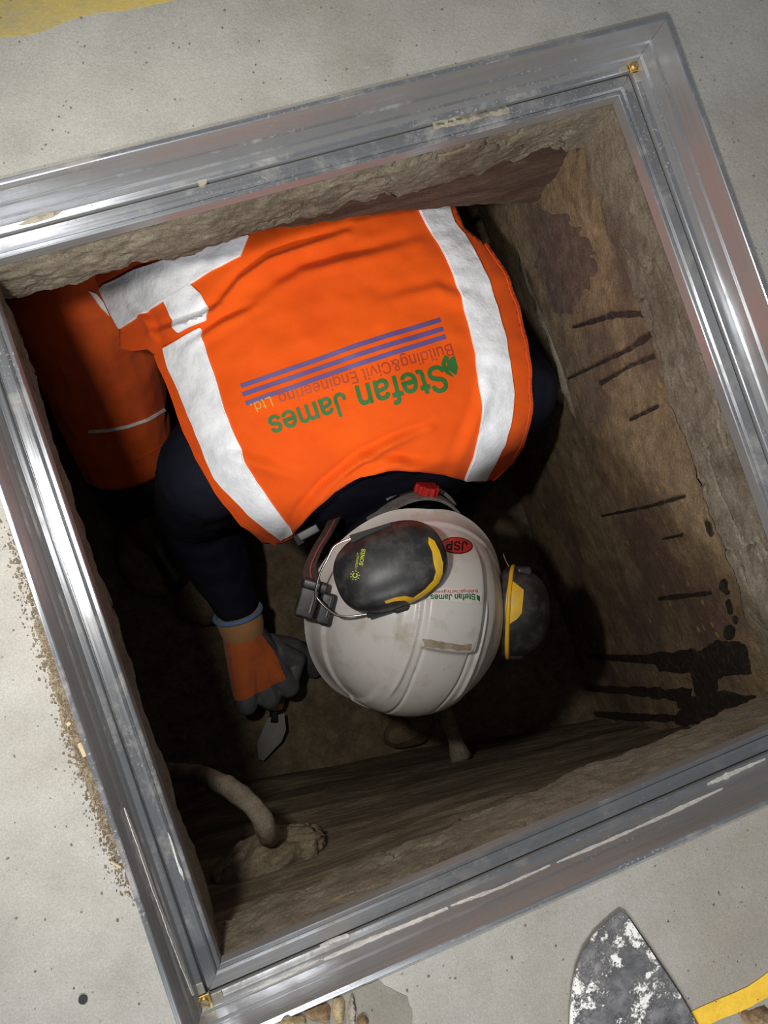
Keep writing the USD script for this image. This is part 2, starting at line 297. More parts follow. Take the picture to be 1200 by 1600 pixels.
def cast(px, mesh):
    """where the rays through px meet the mesh: points, normals (towards the camera), hit"""
    px = np.atleast_2d(np.asarray(px, float)); d = ray(px)
    if id(mesh) not in _bins:
        V, Fc = np.asarray(mesh.vertices), np.asarray(mesh.faces); q = project(V)[Fc]; lo = np.floor(q.min(1) / BIN).astype(int); hi = np.floor(q.max(1) / BIN).astype(int); B = {}
        for k in np.where(((hi - lo).max(1) < 400))[0]:
            for a in range(lo[k, 0], hi[k, 0] + 1):
                for b in range(lo[k, 1], hi[k, 1] + 1): B.setdefault((a, b), []).append(k)
        B = {k: np.array(v) for k, v in B.items()}; T = V[Fc]; e1, e2 = T[:, 1] - T[:, 0], T[:, 2] - T[:, 0]; N = np.cross(e1, e2); vn = np.zeros_like(V)
        for k in range(3): np.add.at(vn, Fc[:, k], N)
        _bins[id(mesh)] = (mesh, B, e1, e2, CAM - T[:, 0], np.cross(CAM - T[:, 0], e1), vn, Fc)
    _, B, E1, E2, S, Q, vn, Fc = _bins[id(mesh)]
    P = np.zeros((len(px), 3)); Nn = np.zeros_like(P); hit = np.zeros(len(px), bool); cell = np.floor(px / BIN).astype(int)
    for i in range(len(px)):
        c = B.get((cell[i, 0], cell[i, 1]))
        if c is None: continue
        e1, e2 = E1[c], E2[c]; h = np.cross(d[i], e2); a = (e1 * h).sum(1); ok = np.abs(a) > 1e-14; fi = 1 / np.where(ok, a, 1)
        u = fi * (S[c] * h).sum(1); v = fi * (Q[c] @ d[i]); t = fi * (e2 * Q[c]).sum(1)
        ok &= (u > -1e-6) & (v > -1e-6) & (u + v < 1 + 1e-6) & (t > .01)
        if ok.any():
            j = np.where(ok)[0][np.argmin(t[ok])]; P[i] = CAM + d[i] * t[j]
            fj = Fc[c[j]]; n = vn[fj[0]] * (1 - u[j] - v[j]) + vn[fj[1]] * u[j] + vn[fj[2]] * v[j]
            n = n / np.linalg.norm(n); Nn[i] = n if n @ d[i] < 0 else -n; hit[i] = True
    return P, Nn, hit
def mesh_surf(mesh):
    def f(px):
        P, N, h = cast(px, mesh)
        if not h.all() and h.any():                     # a point just past the edge takes its nearest neighbour's depth
            px = np.atleast_2d(px); dd = ray(px); good = np.where(h)[0]
            for i in np.where(~h)[0]:
                j = good[np.argmin(((px[good] - px[i]) ** 2).sum(1))]; dep = (P[j] - CAM) @ -TV
                P[i] = CAM + dd[i] * dep; N[i] = N[j]
        return P, N
    return f
def decal(poly, surf, off, thick, step, lift=None):
    """a thin solid lying on a surface: poly is its outline in picture pixels"""
    p2, f = fill(poly, step); P, N = surf(p2); w = 0 if lift is None else lift(p2)[:, None]
    top = P + N * (off + thick + w); bot = P + N * off
    n = np.cross(top[f[:, 1]] - top[f[:, 0]], top[f[:, 2]] - top[f[:, 0]]).sum(0)
    if n @ N.mean(0) < 0: f = f[:, ::-1]
    return thicken(top, f, bot)
def band(line, w, join=2): return LineString(line).buffer(w / 2, cap_style=2, join_style=join)
def lettering(text, o, ex, length, surf, off, thick, bold=True, sub=1, ysc=1.0):
    t = text_mesh(text, 1.0, .05, bold)
    for _ in range(sub): t = t.subdivide()
    v = np.asarray(t.vertices); x = v[:, 0] - v[:, 0].min(); s = length / x.max(); ex = unit(ex); ey = np.array([ex[1], -ex[0]])
    px = np.asarray(o) + np.outer(x * s, ex) + np.outer(v[:, 1] * s * ysc, ey)
    P, N = surf(px); return tm(P + N * (off + thick * (v[:, 2] > .02))[:, None], t.faces)

# ================================================================== STRUCTURE
# ---- ground slab around the frame
RAIL = .0325
hole = shapely.box(-RAIL - .0005, -RAIL - .0005, .6 + RAIL + .0005, .612 + RAIL + .0005)
outer = shapely.box(-2.2, -2.0, 2.8, 2.6)
slab = trimesh.creation.extrude_polygon(outer.difference(hole), GROUND + .10, engine='earcut'); slab.apply_translation((0, 0, -.10))
floor = obj('floor', slab, L['ground'], None, False, 'pale grey concrete slab around the square opening', None, None, 'structure')

def rough(P, sc, amp, seed, ax, st=(1, 1, 1), oct=5):
    P = P.copy(); P[:, ax] += (fbm(P * sc * np.array(st), oct, seed) - .5) * 2 * amp; return P
# ---- right wall: render over stained masonry, leaning slightly outwards
def wr_x(z): return .607 + .085 * (-z - .09)
def wright(u, v):
    y = -.30 + 1.54 * u; z = -.085 - .80 * v
    P = np.stack([wr_x(z), y, z], 1); P = rough(P, 7, .006, 3, 0); return rough(P, 40, .0016, 9, 0)
wall_right = obj('wall_right', sheet(150, 100, wright, (.09, 0, 0)), L['wall'], None, 40, 'brown stained right side of the pit with black drips', None, None, 'structure')
# ---- front wall (bottom of the picture)
def wf_y(z, x=.2): return -.004 - (.055 + .21 * x) * np.clip((-z - .09) / .77, 0, 1.1) ** .55
def wfront(u, v):
    x = -.36 + 1.10 * u; z = -.085 - .80 * v
    P = np.stack([x, wf_y(z, np.clip(x, -.05, .9)), z], 1); P = rough(P, 7, .010, 5, 1, (.5, 1, 2.5)); return rough(P, 35, .003, 6, 1, (.3, 1, 2))
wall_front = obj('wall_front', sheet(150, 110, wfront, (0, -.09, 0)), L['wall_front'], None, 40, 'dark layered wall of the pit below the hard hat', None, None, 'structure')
# ---- left wall, set back under the slab
def wleft(u, v):
    return rough(np.stack([np.full_like(u, -.27), -.26 + 1.50 * u, -.09 - .80 * v], 1), 8, .010, 7, 0)
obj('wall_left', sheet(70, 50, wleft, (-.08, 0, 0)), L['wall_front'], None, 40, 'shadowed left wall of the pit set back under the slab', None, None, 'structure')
def wback(u, v):
    return rough(np.stack([-.36 + 1.10 * u, np.full_like(u, 1.20), -.09 - .80 * v], 1), 8, .010, 8, 1)
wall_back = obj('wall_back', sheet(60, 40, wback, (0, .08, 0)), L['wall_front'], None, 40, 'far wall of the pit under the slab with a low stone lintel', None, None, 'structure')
# ---- pit floor
FLOOR = -.86
def pfl(u, v):
    P = np.stack([-.36 + 1.10 * u, -.30 + 1.56 * v, np.full_like(u, FLOOR)], 1); return rough(P, 9, .012, 21, 2)
obj('pit_floor', sheet(80, 100, pfl, (0, 0, -.06)), L['pit_floor'], None, 40, 'muddy brown floor of the pit under the crouching worker', None, None, 'structure')
# ---- concrete collar under the frame, four cast sides
def collar(name, a, b, inward, depth, seed, parent, lip=.012, amp=.006, cmat='collar', crack=.004, jag0=.034):
    a, b, inward = np.array(a, float), np.array(b, float), np.array(inward, float)
    def fn(u, v):
        s = a + np.outer(u, b - a); dep = depth(u) if callable(depth) else depth + 0 * u
        jag = (fbm(np.stack([u * 18, 0 * u, 0 * u], 1), 6, seed) - .5) * jag0 * np.clip((v - .2) * 2, 0, 1)
        z = -.004 - (dep + jag) * v
        bulge = lip * np.sin(np.clip(v, 0, 1) * math.pi * .9) ** 1.0 * .35
        n = (fbm(np.stack([u * 9, v * 1.6, 0 * u + seed], 1), 5, seed) - .5) * 2 * amp + (fbm(np.stack([u * 50, v * 9, 0 * u + seed], 1), 4, seed + 3) - .5) * amp * .8
        q3 = np.stack([u * 7, v * 1.6, 0 * u + seed * 2], 1); ck = np.abs(fbm(q3 * 1.3, 6, seed + 7) - .5); n = n - crack * np.exp(-(ck / .010) ** 2) * np.clip((fbm(q3, 3, seed + 11) - .42) * 9, 0, 1)
        n = n * np.clip(v * 5, 0, 1)
        P = s + np.outer(bulge + n - .003, inward); P[:, 2] = z; return P
    return obj('collar', sheet(320, 64, fn, -inward * .036), L[cmat], parent, 40, name)
collar('smooth grey cast edge on the right', (.600, -.03, 0), (.600, .645, 0), (-1, 0, 0), .088, 31, wall_right, lip=.004, amp=.004)
collar('pale sloping cast edge', (-.03, 0, 0), (.63, 0, 0), (0, 1, 0), .090, 33, wall_front, lip=.004, amp=.004)
collar(None, (0, -.03, 0), (0, .645, 0), (1, 0, 0), .062, 35, stage.GetPrimAtPath('/World/wall_left'), lip=.002, amp=.004)
collar('thick grey mortar edge above the orange vest', (-.03, .612, 0), (.63, .612, 0), (0, -1, 0), .088, 37, wall_back, lip=.016, amp=.0065, crack=.006, jag0=.045)
# stone lintel below the back collar; its lower edge drops towards the right
lx = np.array([-.40, 0, .137, .273, .43, .563, .62, .75]); lz = np.array([-.112, -.114, -.120, -.139, -.188, -.245, -.275, -.30])
def lint(u, v):
    x = -.36 + 1.10 * u; zb = np.interp(x, lx, lz) + (fbm(np.stack([x * 30, 0 * x, 0 * x], 1), 4, 4) - .5) * .008
    z = -.075 + (zb + .075) * v
    y = .620 + .010 * v
    P = np.stack([x, y, z], 1); P = rough(P, 14, .007, 41, 1, (.6, 1, 2.2)); return rough(P, 60, .0025, 42, 1)
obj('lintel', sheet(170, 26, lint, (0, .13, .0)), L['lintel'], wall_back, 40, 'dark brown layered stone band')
# ---- a course of rough blocks low on the right wall, behind the shoulder
yy = .36
for i, ln in enumerate([.075, .06, .085, .05, .035, .05, .07, .06, .08]):
    s = np.array([.05, ln - .008, .20 + .02 * ((i * 7) % 3)])
    b = rbox(s, .008, 8).subdivide().subdivide(); v = np.asarray(b.vertices)
    b.vertices = v + (fbm(v * 30 + i * 3.1, 4, 50 + i) - .5)[:, None] * .012 * np.sign(v)
    b.apply_translation((wr_x(-.55) + .008 + .004 * ((i * 5) % 3), yy + ln / 2, -.515 - s[2] / 2)); yy += ln
    obj('block', b, L['wall' if i % 2 else 'pit_floor'], wall_right, 40)
# mortar ridge along the bottom of the render
rp = [atx(x, y, wr_x(-.5) - .004) for x, y in ((803, 345), (815, 392), (827, 440), (848, 490), (868, 545), (885, 600), (900, 655))]
rd = tube(rp, [.004, .006, .004, .008, .007, .010, .004], 10, .006); v = np.asarray(rd.vertices); rd.vertices = v + (fbm(v * 60, 3, 5) - .5)[:, None] * .008
obj('mortar_ridge', rd, L['collar'], wall_right, 40)

# ---- black drips and tar patch on the right wall
WR = mesh_surf(sheet(150, 100, wright, (.09, 0, 0)))
def drip(line, ws):
    pts = np.array(line, float); seg = np.r_[0, np.cumsum(np.linalg.norm(np.diff(pts, axis=0), axis=1))]; s = np.linspace(0, seg[-1], 40)
    c = np.stack([np.interp(s, seg, pts[:, 0]), np.interp(s, seg, pts[:, 1])], 1); w = np.interp(s, np.linspace(0, seg[-1], len(ws)), ws)
    w = w * (1 + .6 * (fbm(np.stack([s * .12, c[:, 0] * .05, 0 * s], 1), 4, int(c[0, 0])) - .5) * 2)
    t = np.gradient(c, axis=0); t /= np.linalg.norm(t, axis=1, keepdims=True); n = np.stack([-t[:, 1], t[:, 0]], 1)
    return Polygon(np.vstack([c + n * w[:, None] / 2, (c - n * w[:, None] / 2)[::-1]])).buffer(0)
def el0(cx, cy, a, b, r): return [(cx + a * math.cos(t) * math.cos(r) - b * math.sin(t) * math.sin(r), cy + a * math.cos(t) * math.sin(r) + b * math.sin(t) * math.cos(r)) for t in np.linspace(0, 2 * math.pi, 24, endpoint=False)]
def blotch(pts, j, seed):
    p = Polygon(pts); k = int(p.exterior.length / 1.5); q = np.array([p.exterior.interpolate(s, normalized=True).coords[0] for s in np.arange(k) / k])
    d = (fbm(np.stack([q[:, 0] * .06, q[:, 1] * .06, 0 * q[:, 0]], 1), 6, seed) - .5) * 2 * j
    d2 = (fbm(np.stack([q[:, 1] * .06, q[:, 0] * .06, 0 * q[:, 0] + 9], 1), 6, seed + 1) - .5) * 2 * j
    return Polygon(q + np.stack([d, d2], 1)).buffer(0)
drips = [([(1018, 522), (985, 545), (930, 572), (888, 592)], [12, 6, 5, 3]), ([(1024, 556), (985, 572), (938, 600)], [8, 5, 7]), ([(1030, 634), (985, 656)], [5, 6]),
         ([(1072, 775), (1010, 792), (940, 806)], [6, 5, 3]), ([(1112, 926), (1030, 935)], [6, 7]), ([(1008, 490), (960, 492), (895, 512)], [10, 9, 3]),
         ([(1068, 835), (1035, 842)], [5, 3]), ([(1090, 1022), (1010, 1030), (918, 1025)], [16, 12, 7]), ([(1080, 1088), (1000, 1080), (900, 1074), (868, 1074)], [22, 15, 9, 4]),
         ([(1055, 1122), (980, 1120), (898, 1112)], [9, 13, 6])]
for ln, ws in drips: obj('tar_streak', decal(drip(ln, ws), WR, -.0012, .0026, 4), L['tar'], wall_right, 40)
for k, b in enumerate([[(1020, 1020), (1090, 1018), (1120, 1000), (1168, 1006), (1176, 1048), (1130, 1056), (1118, 1080), (1178, 1084), (1180, 1108), (1120, 1128), (1070, 1135), (1050, 1130), (1064, 1108), (1056, 1090), (1090, 1085), (1085, 1052), (1030, 1048)],
                       el0(1134, 918, 6, 14, -.3), el0(1142, 948, 5, 11, -.2), el0(1141, 988, 8, 12, .4), el0(1110, 826, 6, 12, -.4), el0(1150, 968, 4, 6, 0)]):
    obj('tar_patch', decal(blotch(b, 9 if k == 0 else 5, 60 + k), WR, -.0012, .0026, 4), L['tar'], wall_right, 40)
obj('purple_stain', decal(blotch([(842, 330), (880, 335), (925, 380), (925, 450), (905, 470), (880, 500), (860, 470), (838, 400)], 20, 71), WR, -.0012, .0016, 5),
    stone('purple_stain', [(.2, (.055, .034, .027)), (.5, (.115, .077, .060)), (.85, (.25, .175, .125))], 45, bump=.002, bscale=90), wall_right, 40)

# ================================================================== FRAME
PROF = [(0, -.010), (0, .0035), (.0008, .0045), (.0036, .0045), (.0036, .0030), (.0062, .0062), (.0150, .0068), (.0157, .0062), (.0157, .0020), (.0172, .0020), (.0172, .0100), (.0180, .0108), (.0218, .0122),
        (.0226, .0215), (.0242, .0235), (.0250, .0375), (.0266, .0400), (.0274, .0580), (.0282, .0652), (.0290, .0660), (.0320, .0660), (RAIL, .0655), (RAIL, -.010)]
def rail(p0, p1, inward):
    """straight length of the profile with mitred ends, from opening corner p0 to p1; inward points into the opening"""
    p0, p1, out = np.array(p0, float), np.array(p1, float), -np.array(inward, float); d = unit(p1 - p0); n = len(PROF); V = []
    for p, s in ((p0, -1), (p1, 1)):
        for u, z in PROF: q = p + out * u + d * s * (u - .00015); V.append((q[0], q[1], z))
    F = []
    for i in range(n): j = (i + 1) % n; F += [(i, j, n + j), (i, n + j, n + i)]
    caps = trimesh.creation.triangulate_polygon(Polygon(PROF), engine='earcut')
    cv, cf = caps; idx = [int(np.argmin(((np.array(PROF) - c) ** 2).sum(1))) for c in cv]; cf = np.array([[idx[k] for k in t] for t in cf])
    m = tm(V, np.vstack([F, cf, cf[:, ::-1] + n])); m.fix_normals(); return m
frame = thing('access_cover_frame', 'square silver aluminium access cover frame set into the concrete', 'frame')
rb = obj('rail', rail((0, .612), (.6, .612), (0, -1)), L['alu_x'], frame, False, 'long top rail with a notch and a grey mortar smear')
rr_ = obj('rail', rail((.6, .612), (.6, 0), (-1, 0)), L['alu_y'], frame, False)
rf = obj('rail', rail((.6, 0), (0, 0), (0, 1)), L['alu_x'], frame, False, 'bottom rail spattered with white cement')
rl = obj('rail', rail((0, 0), (0, .612), (1, 0)), L['alu_y'], frame, False, 'left rail with the bright lamp glint')
def corner_fix(cx, cy, sx, sy, slot):
    """brass corner plate with its screw, dull end plates beside it; sx, sy point outward"""
    p = rbox((.0115, .0115, .004), .0008, 6); p.apply_translation((cx + sx * .0195, cy + sy * .0195, .0125)); pp = obj('corner_plate', p, L['brass'], frame, 30, 'small brass corner plate')
    c = trimesh.creation.cylinder(.0036, .003, sections=28); s = trimesh.creation.box((.0011, .009, .002)); s.apply_transform(trimesh.transformations.rotation_matrix(slot, (0, 0, 1))); s.apply_translation((0, 0, .0015))
    h = trimesh.boolean.difference([c, s], engine='manifold'); h.apply_translation((cx + sx * .0195, cy + sy * .0195, .0155)); obj('screw', h, L['brass_screw'], pp, 30)
    for dx, dy in ((1, 0), (0, 1)):
        e = rbox((.009 if dx else .006, .006 if dx else .009, .002), .0006, 6); e.apply_translation((cx + sx * .0195 - dx * sx * .0105, cy + sy * .0195 - dy * sy * .0105, .0118)); obj('end_plate', e, L['plate'], frame, 30)
corner_fix(.6, .612, 1, 1, -.7); corner_fix(0, 0, -1, -1, .9)
FR = mesh_surf(cat(rail((0, .612), (.6, .612), (0, -1)), rail((.6, 0), (0, 0), (0, 1)), rail((0, 0), (0, .612), (1, 0)), rail((.6, .612), (.6, 0), (-1, 0))))
obj('mortar_smear', decal(blotch([(676, 190), (720, 182), (790, 166), (798, 176), (760, 184), (700, 199), (680, 201)], 4, 81), FR, -.0003, .0012, 4), L['mortar'], frame, 40, 'grey dried mortar smear')
obj('mortar_smear', decal(blotch([(28, 350), (60, 335), (96, 328), (80, 340), (50, 352)], 4, 82), FR, -.0003, .0010, 4), L['mortar'], frame, 40)
L['cement'] = plain('white_cement', (.66, .65, .62), .85, grime=(.5, .49, .46), gscale=200, bump=.0006, bscale=300)
for k, (ln, ws) in enumerate([([(396, 1548), (440, 1528), (500, 1500)], [2, 6, 4, 2]), ([(506, 1500), (560, 1476), (640, 1444), (700, 1419)], [3, 9, 5, 7, 3]), ([(704, 1416), (780, 1388), (860, 1352)], [2, 5, 3, 4, 2]), ([(870, 1348), (950, 1314), (1040, 1274), (1130, 1232)], [2, 5, 3, 6, 2]),
                              ([(1105, 1226), (1150, 1206), (1196, 1186)], [3, 9, 6, 3]), ([(500, 1478), (520, 1470), (545, 1462)], [3, 8, 5]), ([(194, 1262), (215, 1318), (240, 1392), (262, 1450), (286, 1515), (302, 1556)], [1.5, 4, 5, 3, 5, 4, 2]), ([(262, 1300), (268, 1318), (276, 1345), (288, 1376)], [1, 4, 2, 5, 1])]):
    obj('cement_smear', decal(drip(ln, ws), FR, -.0002, .0007, 2.5), L['cement'], frame, False)
nt = trimesh.creation.cylinder(.0042, .006, sections=24); q = cast([(316, 282)], cat(rail((0, .612), (.6, .612), (0, -1))))[0][0]; nt.apply_translation((q[0], q[1], q[2] - .0027)); obj('notch_plug', nt, L['mortar'], frame, 30, 'small round dirt filled notch')

# ================================================================== PERSON
# ---- back surface of the torso as a height over (x, y); the same stations loft the jumper
ST = np.array([  # y,   cx,   a,    cz,    b
    (.300, .345, .090, -.468, .052), (.33, .348, .150, -.425, .080), (.37, .350, .205, -.393, .100), (.45, .350, .243, -.378, .124), (.55, .348, .247, -.380, .130),
    (.65, .338, .240, -.388, .130), (.80, .33, .215, -.42, .125), (.95, .33, .19, -.48, .125), (1.06, .33, .15, -.52, .11)])
sp = [PchipInterpolator(ST[:, 0], ST[:, i]) for i in range(1, 5)]
NE = 2.4
def hz(x, y):
    y = np.clip(y, ST[0, 0], ST[-1, 0]); cx, a, cz, b = (s(y) for s in sp); u = np.abs(x - cx) / a; U = .90
    g = np.clip(1 - np.minimum(u, U) ** NE, 1e-6, 1) ** (1 / NE); gU = (1 - U ** NE) ** (1 / NE); sl = U ** (NE - 1) * (1 - U ** NE) ** (1 / NE - 1)
    return cz + b * np.where(u > U, gU - sl * (u - U), g)
CREASE = [([(452, 830), (470, 795), (505, 757), (560, 712), (610, 685), (668, 662)], .0060, 13), ([(330, 492), (375, 440), (420, 408), (470, 388), (540, 366)], .0055, 15),
          ([(560, 705), (640, 720), (700, 712)], .0030, 16), ([(400, 470), (470, 425), (560, 405), (650, 380)], .0035, 20), ([(300, 540), (350, 505), (400, 480)], .0035, 14),
          ([(700, 735), (740, 640), (760, 560)], .0025, 18), ([(470, 800), (540, 745), (620, 715), (700, 735)], .0030, 14), ([(240, 520), (300, 505), (345, 480)], .004, 12),
          ([(350, 700), (420, 720), (470, 740)], .003, 18), ([(600, 470), (680, 450), (740, 470)], .0025, 22), ([(215, 480), (240, 500), (252, 530)], .004, 10)]
def wrinkle(px):
    w = (fbm(np.stack([px[:, 0] * .010 + px[:, 1] * .006, px[:, 1] * .014 - px[:, 0] * .004, 0 * px[:, 0]], 1), 3, 91) - .5) * .012
    for ln, A, wd in CREASE:
        ln = np.array(ln, float); best = np.full(len(px), 1e9); sg = np.zeros(len(px)); tp = np.zeros(len(px)); seg = np.linalg.norm(np.diff(ln, axis=0), axis=1); cum = np.r_[0, np.cumsum(seg)]
        for i in range(len(ln) - 1):
            d = ln[i + 1] - ln[i]; t = np.clip(((px - ln[i]) @ d) / (d @ d), 0, 1); r = px - ln[i] - t[:, None] * d; q = (r ** 2).sum(1); m = q < best
            best[m] = q[m]; sg[m] = (r[m, 0] * -d[1] + r[m, 1] * d[0]) / seg[i]; tp[m] = (cum[i] + t[m] * seg[i]) / cum[-1]
        s = sg / (wd * .62); dist = np.sqrt(best) / (wd * .62)
        w = w + 1.7 * A * (1.7 * s * np.exp(-dist ** 2) + .45 * np.exp(-(dist * 1.3) ** 2)) * np.sin(np.clip(tp, 0.06, .94) * math.pi) ** .6
    return w
def torso_pts(px):
    d = ray(px); z = np.full(len(px), -.35)
    for _ in range(60):
        P = CAM + d * ((z - CAM[2]) / d[:, 2])[:, None]; z = .6 * z + .4 * np.maximum(hz(P[:, 0], P[:, 1]), -.46)
    return CAM + d * ((z - CAM[2]) / d[:, 2])[:, None]
def VEST(px):
    px = np.atleast_2d(np.asarray(px, float)); e = 1.5
    def raw(p): return torso_pts(p)
    P = raw(px); a = raw(px + [e, 0]) - raw(px - [e, 0]); b = raw(px + [0, e]) - raw(px - [0, e]); N = np.cross(b, a); N /= np.linalg.norm(N, axis=1, keepdims=True); N[(N * ray(px)).sum(1) > 0] *= -1
    N = N * .8 + TV * .2; N /= np.linalg.norm(N, axis=1, keepdims=True)
    return P + N * (wrinkle(px) + .004)[:, None], N

person = thing('person', 'crouching person in an orange high visibility vest bent head down inside the open pit', 'person')
# ---- head frame = hard hat frame (front of the face points to hy, crown to hz_)
BETA, YAW, ROLL = .333, .31, -.40; dn = unit(-YAW * RV - math.sqrt(1 - YAW ** 2) * UV)
hy = math.cos(BETA) * dn - math.sin(BETA) * TV; _z = math.cos(BETA) * TV + math.sin(BETA) * dn; _x = np.cross(hy, _z)
hx, hzv = _x * math.cos(ROLL) - _z * math.sin(ROLL), _z * math.cos(ROLL) + _x * math.sin(ROLL)
HO = atd(633.3, 945.7, 1.1235)
def hl(x, y, z): return HO + hx * x + hy * y + hzv * z
# joints
RSH, REL, RFA, RWR = at(325, 735, -.43), at(303, 800, -.60), at(343, 880, -.68), at(371, 955, -.715)
LSH, LEL, LWR = at(792, 610, -.43), np.array([.48, .33, -.63]), np.array([.42, .18, -.80])
RHIP, RKN, RAN = np.array([.22, .98, -.52]), at(128, 478, -.50), at(205, 775, -.775)
LHIP, LKN, LAN = np.array([.44, .98, -.52]), np.array([.47, .55, -.74]), np.array([.45, .98, -.80])
def hand_chains(wr, fw, ac, nm, curl, s=1.0, spread=.12, thumb_out=1.0):
    """palm and five separate fingers: wr wrist, fw along the hand, ac towards the thumb side, nm out of the back of the hand"""
    fw, ac, nm = unit(fw), unit(ac), unit(nm); ch = []
    pal = [wr + fw * .005 * s, wr + fw * .05 * s]; ch.append(([wr, wr + fw * .03 * s + ac * .012 * s, wr + fw * .082 * s + ac * .028 * s], [.026 * s, .022 * s, .014 * s]))
    ch.append(([wr, wr + fw * .03 * s - ac * .012 * s, wr + fw * .078 * s - ac * .030 * s], [.026 * s, .021 * s, .013 * s]))
    ch.append(([wr + fw * .02 * s, wr + fw * .084 * s], [.022 * s, .014 * s]))
    for k, (o, ln, r) in enumerate([(.028, .072, .0095), (.009, .080, .0098), (-.011, .074, .0094), (-.030, .058, .0085)]):
        base = wr + fw * (.084 - .004 * k) * s + ac * o * s; d = unit(fw + ac * o * spread * 20); p = [base]; a = 0
        for j, fr in enumerate((.45, .30, .25)):
            a += curl * (1.0, 1.15, .8)[j]; p.append(p[-1] + (d * math.cos(a) - nm * math.sin(a)) * ln * fr * s)
        ch.append((p, [r * s * 1.12, r * s * 1.05, r * s, r * s * .85]))
    ch.append(([wr + fw * .035 * s + ac * .03 * s, wr + (fw * .055 + ac * .052) * s, wr + (fw * .075 + ac * .034) * s], [.016 * s, .010 * s, .011 * s]))
    tb = wr + fw * .025 * s + ac * .025 * s - nm * .006 * s; td = unit(fw * .75 + ac * thumb_out - nm * .35)
    ch.append(([tb, tb + td * .036 * s, tb + (td * .055 + (fw * .9 - nm * .3) * .022) * s, tb + (td * .060 + (fw * .9 - nm * .45) * .046) * s], [.017 * s, .0125 * s, .0112 * s, .0095 * s]))
    return ch
hwr = at(384, 1000, -.735); hfw = unit(at(422, 1092, -.765) - hwr); hac0 = unit(.80 * RV + .10 * UV - .35 * TV); hac = unit(hac0 - hfw * (hac0 @ hfw)); hnm = np.cross(hac, hfw)
if hnm @ (TV - RV * .8) < 0: hnm = -hnm
RH = hand_chains(hwr, hfw, hac, hnm, 1.12, 1.36, .02, 1.25)
lfw = unit(np.array([-.35, -.8, -.12])); lac = unit(np.array([-.8, .35, 0.])); LH = hand_chains(LWR, lfw, lac, np.array([0, 0, 1.]), .10, 1.0, .5)
def chains(ch, g=1.0, n=14): return union([limb(p, [r * g for r in rs], n) for p, rs in ch])
# ---- the body: one continuous surface
head = [m3.Manifold.batch_hull([ball(hl(0, -.035, .03), .080), ball(hl(0, .03, .035), .072), ball(hl(0, .04, -.07), .046), ball(hl(0, .062, -.098), .024), ball(hl(0, -.03, -.03), .068)])]
face = [m3.Manifold.batch_hull([ball(hl(0, .098, -.018), .008, 12), ball(hl(0, .122, -.052), .012, 12), ball(hl(.014, .104, -.056), .009, 12), ball(hl(-.014, .104, -.056), .009, 12)]),          # nose
        limb([hl(-.024, .086, -.086), hl(0, .096, -.084), hl(.024, .086, -.086)], [.006, .009, .006], 12), limb([hl(-.042, .083, -.008), hl(-.012, .094, -.010)], [.008, .008], 12), limb([hl(.042, .083, -.008), hl(.012, .094, -.010)], [.008, .008], 12)]
for s in (-1, 1): face.append(m3.Manifold.batch_hull([ball(hl(s * .078, -.01, -.025), .008, 12), ball(hl(s * .088, -.022, -.010), .008, 12), ball(hl(s * .088, -.022, -.045), .008, 12), ball(hl(s * .078, -.008, -.062), .006, 12)]))
nk = [hl(0, -.035, -.05), np.array([.345, .35, -.455])]
tors = limb([np.array([.345, .42, -.43]), np.array([.345, .52, -.40]), np.array([.335, .68, -.41]), np.array([.33, .85, -.45]), np.array([.33, .97, -.50])], [.055, .085, .09, .09, .095])
shld = limb([RSH + [.03, .0, 0], np.array([.345, .44, -.42]), LSH + [-.03, 0, 0]], [.045, .055, .045])
bd = head + face + [limb(nk, [.048, .050]), tors, shld, limb([RSH, REL, RFA, RWR, hwr], [.046, .040, .038, .030, .026]), limb([LSH + [-.02, 0, 0], LEL, LWR], [.046, .038, .027]),
      limb([RHIP, RKN, RAN], [.082, .056, .040]), limb([LHIP, LKN, LAN], [.082, .056, .040]), limb([RHIP, LHIP], [.085, .085]), chains(RH, .86), chains(LH, 1.0),
      limb([RAN, RAN + [.01, -.12, -.05]], [.036, .03]), limb([LAN, LAN + [0, .12, -.03]], [.036, .03])]
obj('body', smoothed(union(bd), .006, 6), L['skin'], person, True)
obj('hair', tri_of(m3.Manifold.batch_hull([ball(hl(0, -.040, .034), .080), ball(hl(0, .012, .044), .074), ball(hl(0, -.04, -.02), .070)])), L['hair'], person, True)
for s in (-1, 1): obj('eye', tri_of(ball(hl(s * .030, .084, -.024), .0105, 20)), L['eye'], person, True)
# ---- jumper: lofted torso with sleeves
def loft(shrink):
    ys = np.linspace(ST[0, 0] + .004, ST[-1, 0], 60); th = np.linspace(0, 2 * math.pi, 72, endpoint=False); V = []
    for y in ys:
        cx, a, cz, b = (float(s(y)) for s in sp); c, s_ = np.cos(th), np.sin(th)
        V.append(np.stack([cx + (a - shrink) * np.sign(c) * np.abs(c) ** (2 / NE), np.full_like(th, y), cz + (b - shrink) * np.sign(s_) * np.abs(s_) ** (2 / NE)], 1))
    n = len(th); V = np.concatenate(V); F = []
    for i in range(len(ys) - 1):
        for q in range(n): a0, a1 = i * n + q, i * n + (q + 1) % n; F += [(a0, a0 + n, a1 + n), (a0, a1 + n, a1)]
    V = np.vstack([V, V[:n].mean(0), V[-n:].mean(0)]); k = len(V)
    for q in range(n): F += [(k - 2, q, (q + 1) % n), (k - 1, (len(ys) - 1) * n + (q + 1) % n, (len(ys) - 1) * n + q)]
    m = tm(V, F); m.fix_normals(); return m
def to_man(t): t.merge_vertices(); return m3.Manifold(m3.Mesh(np.asarray(t.vertices, np.float32), np.asarray(t.faces, np.uint32)))
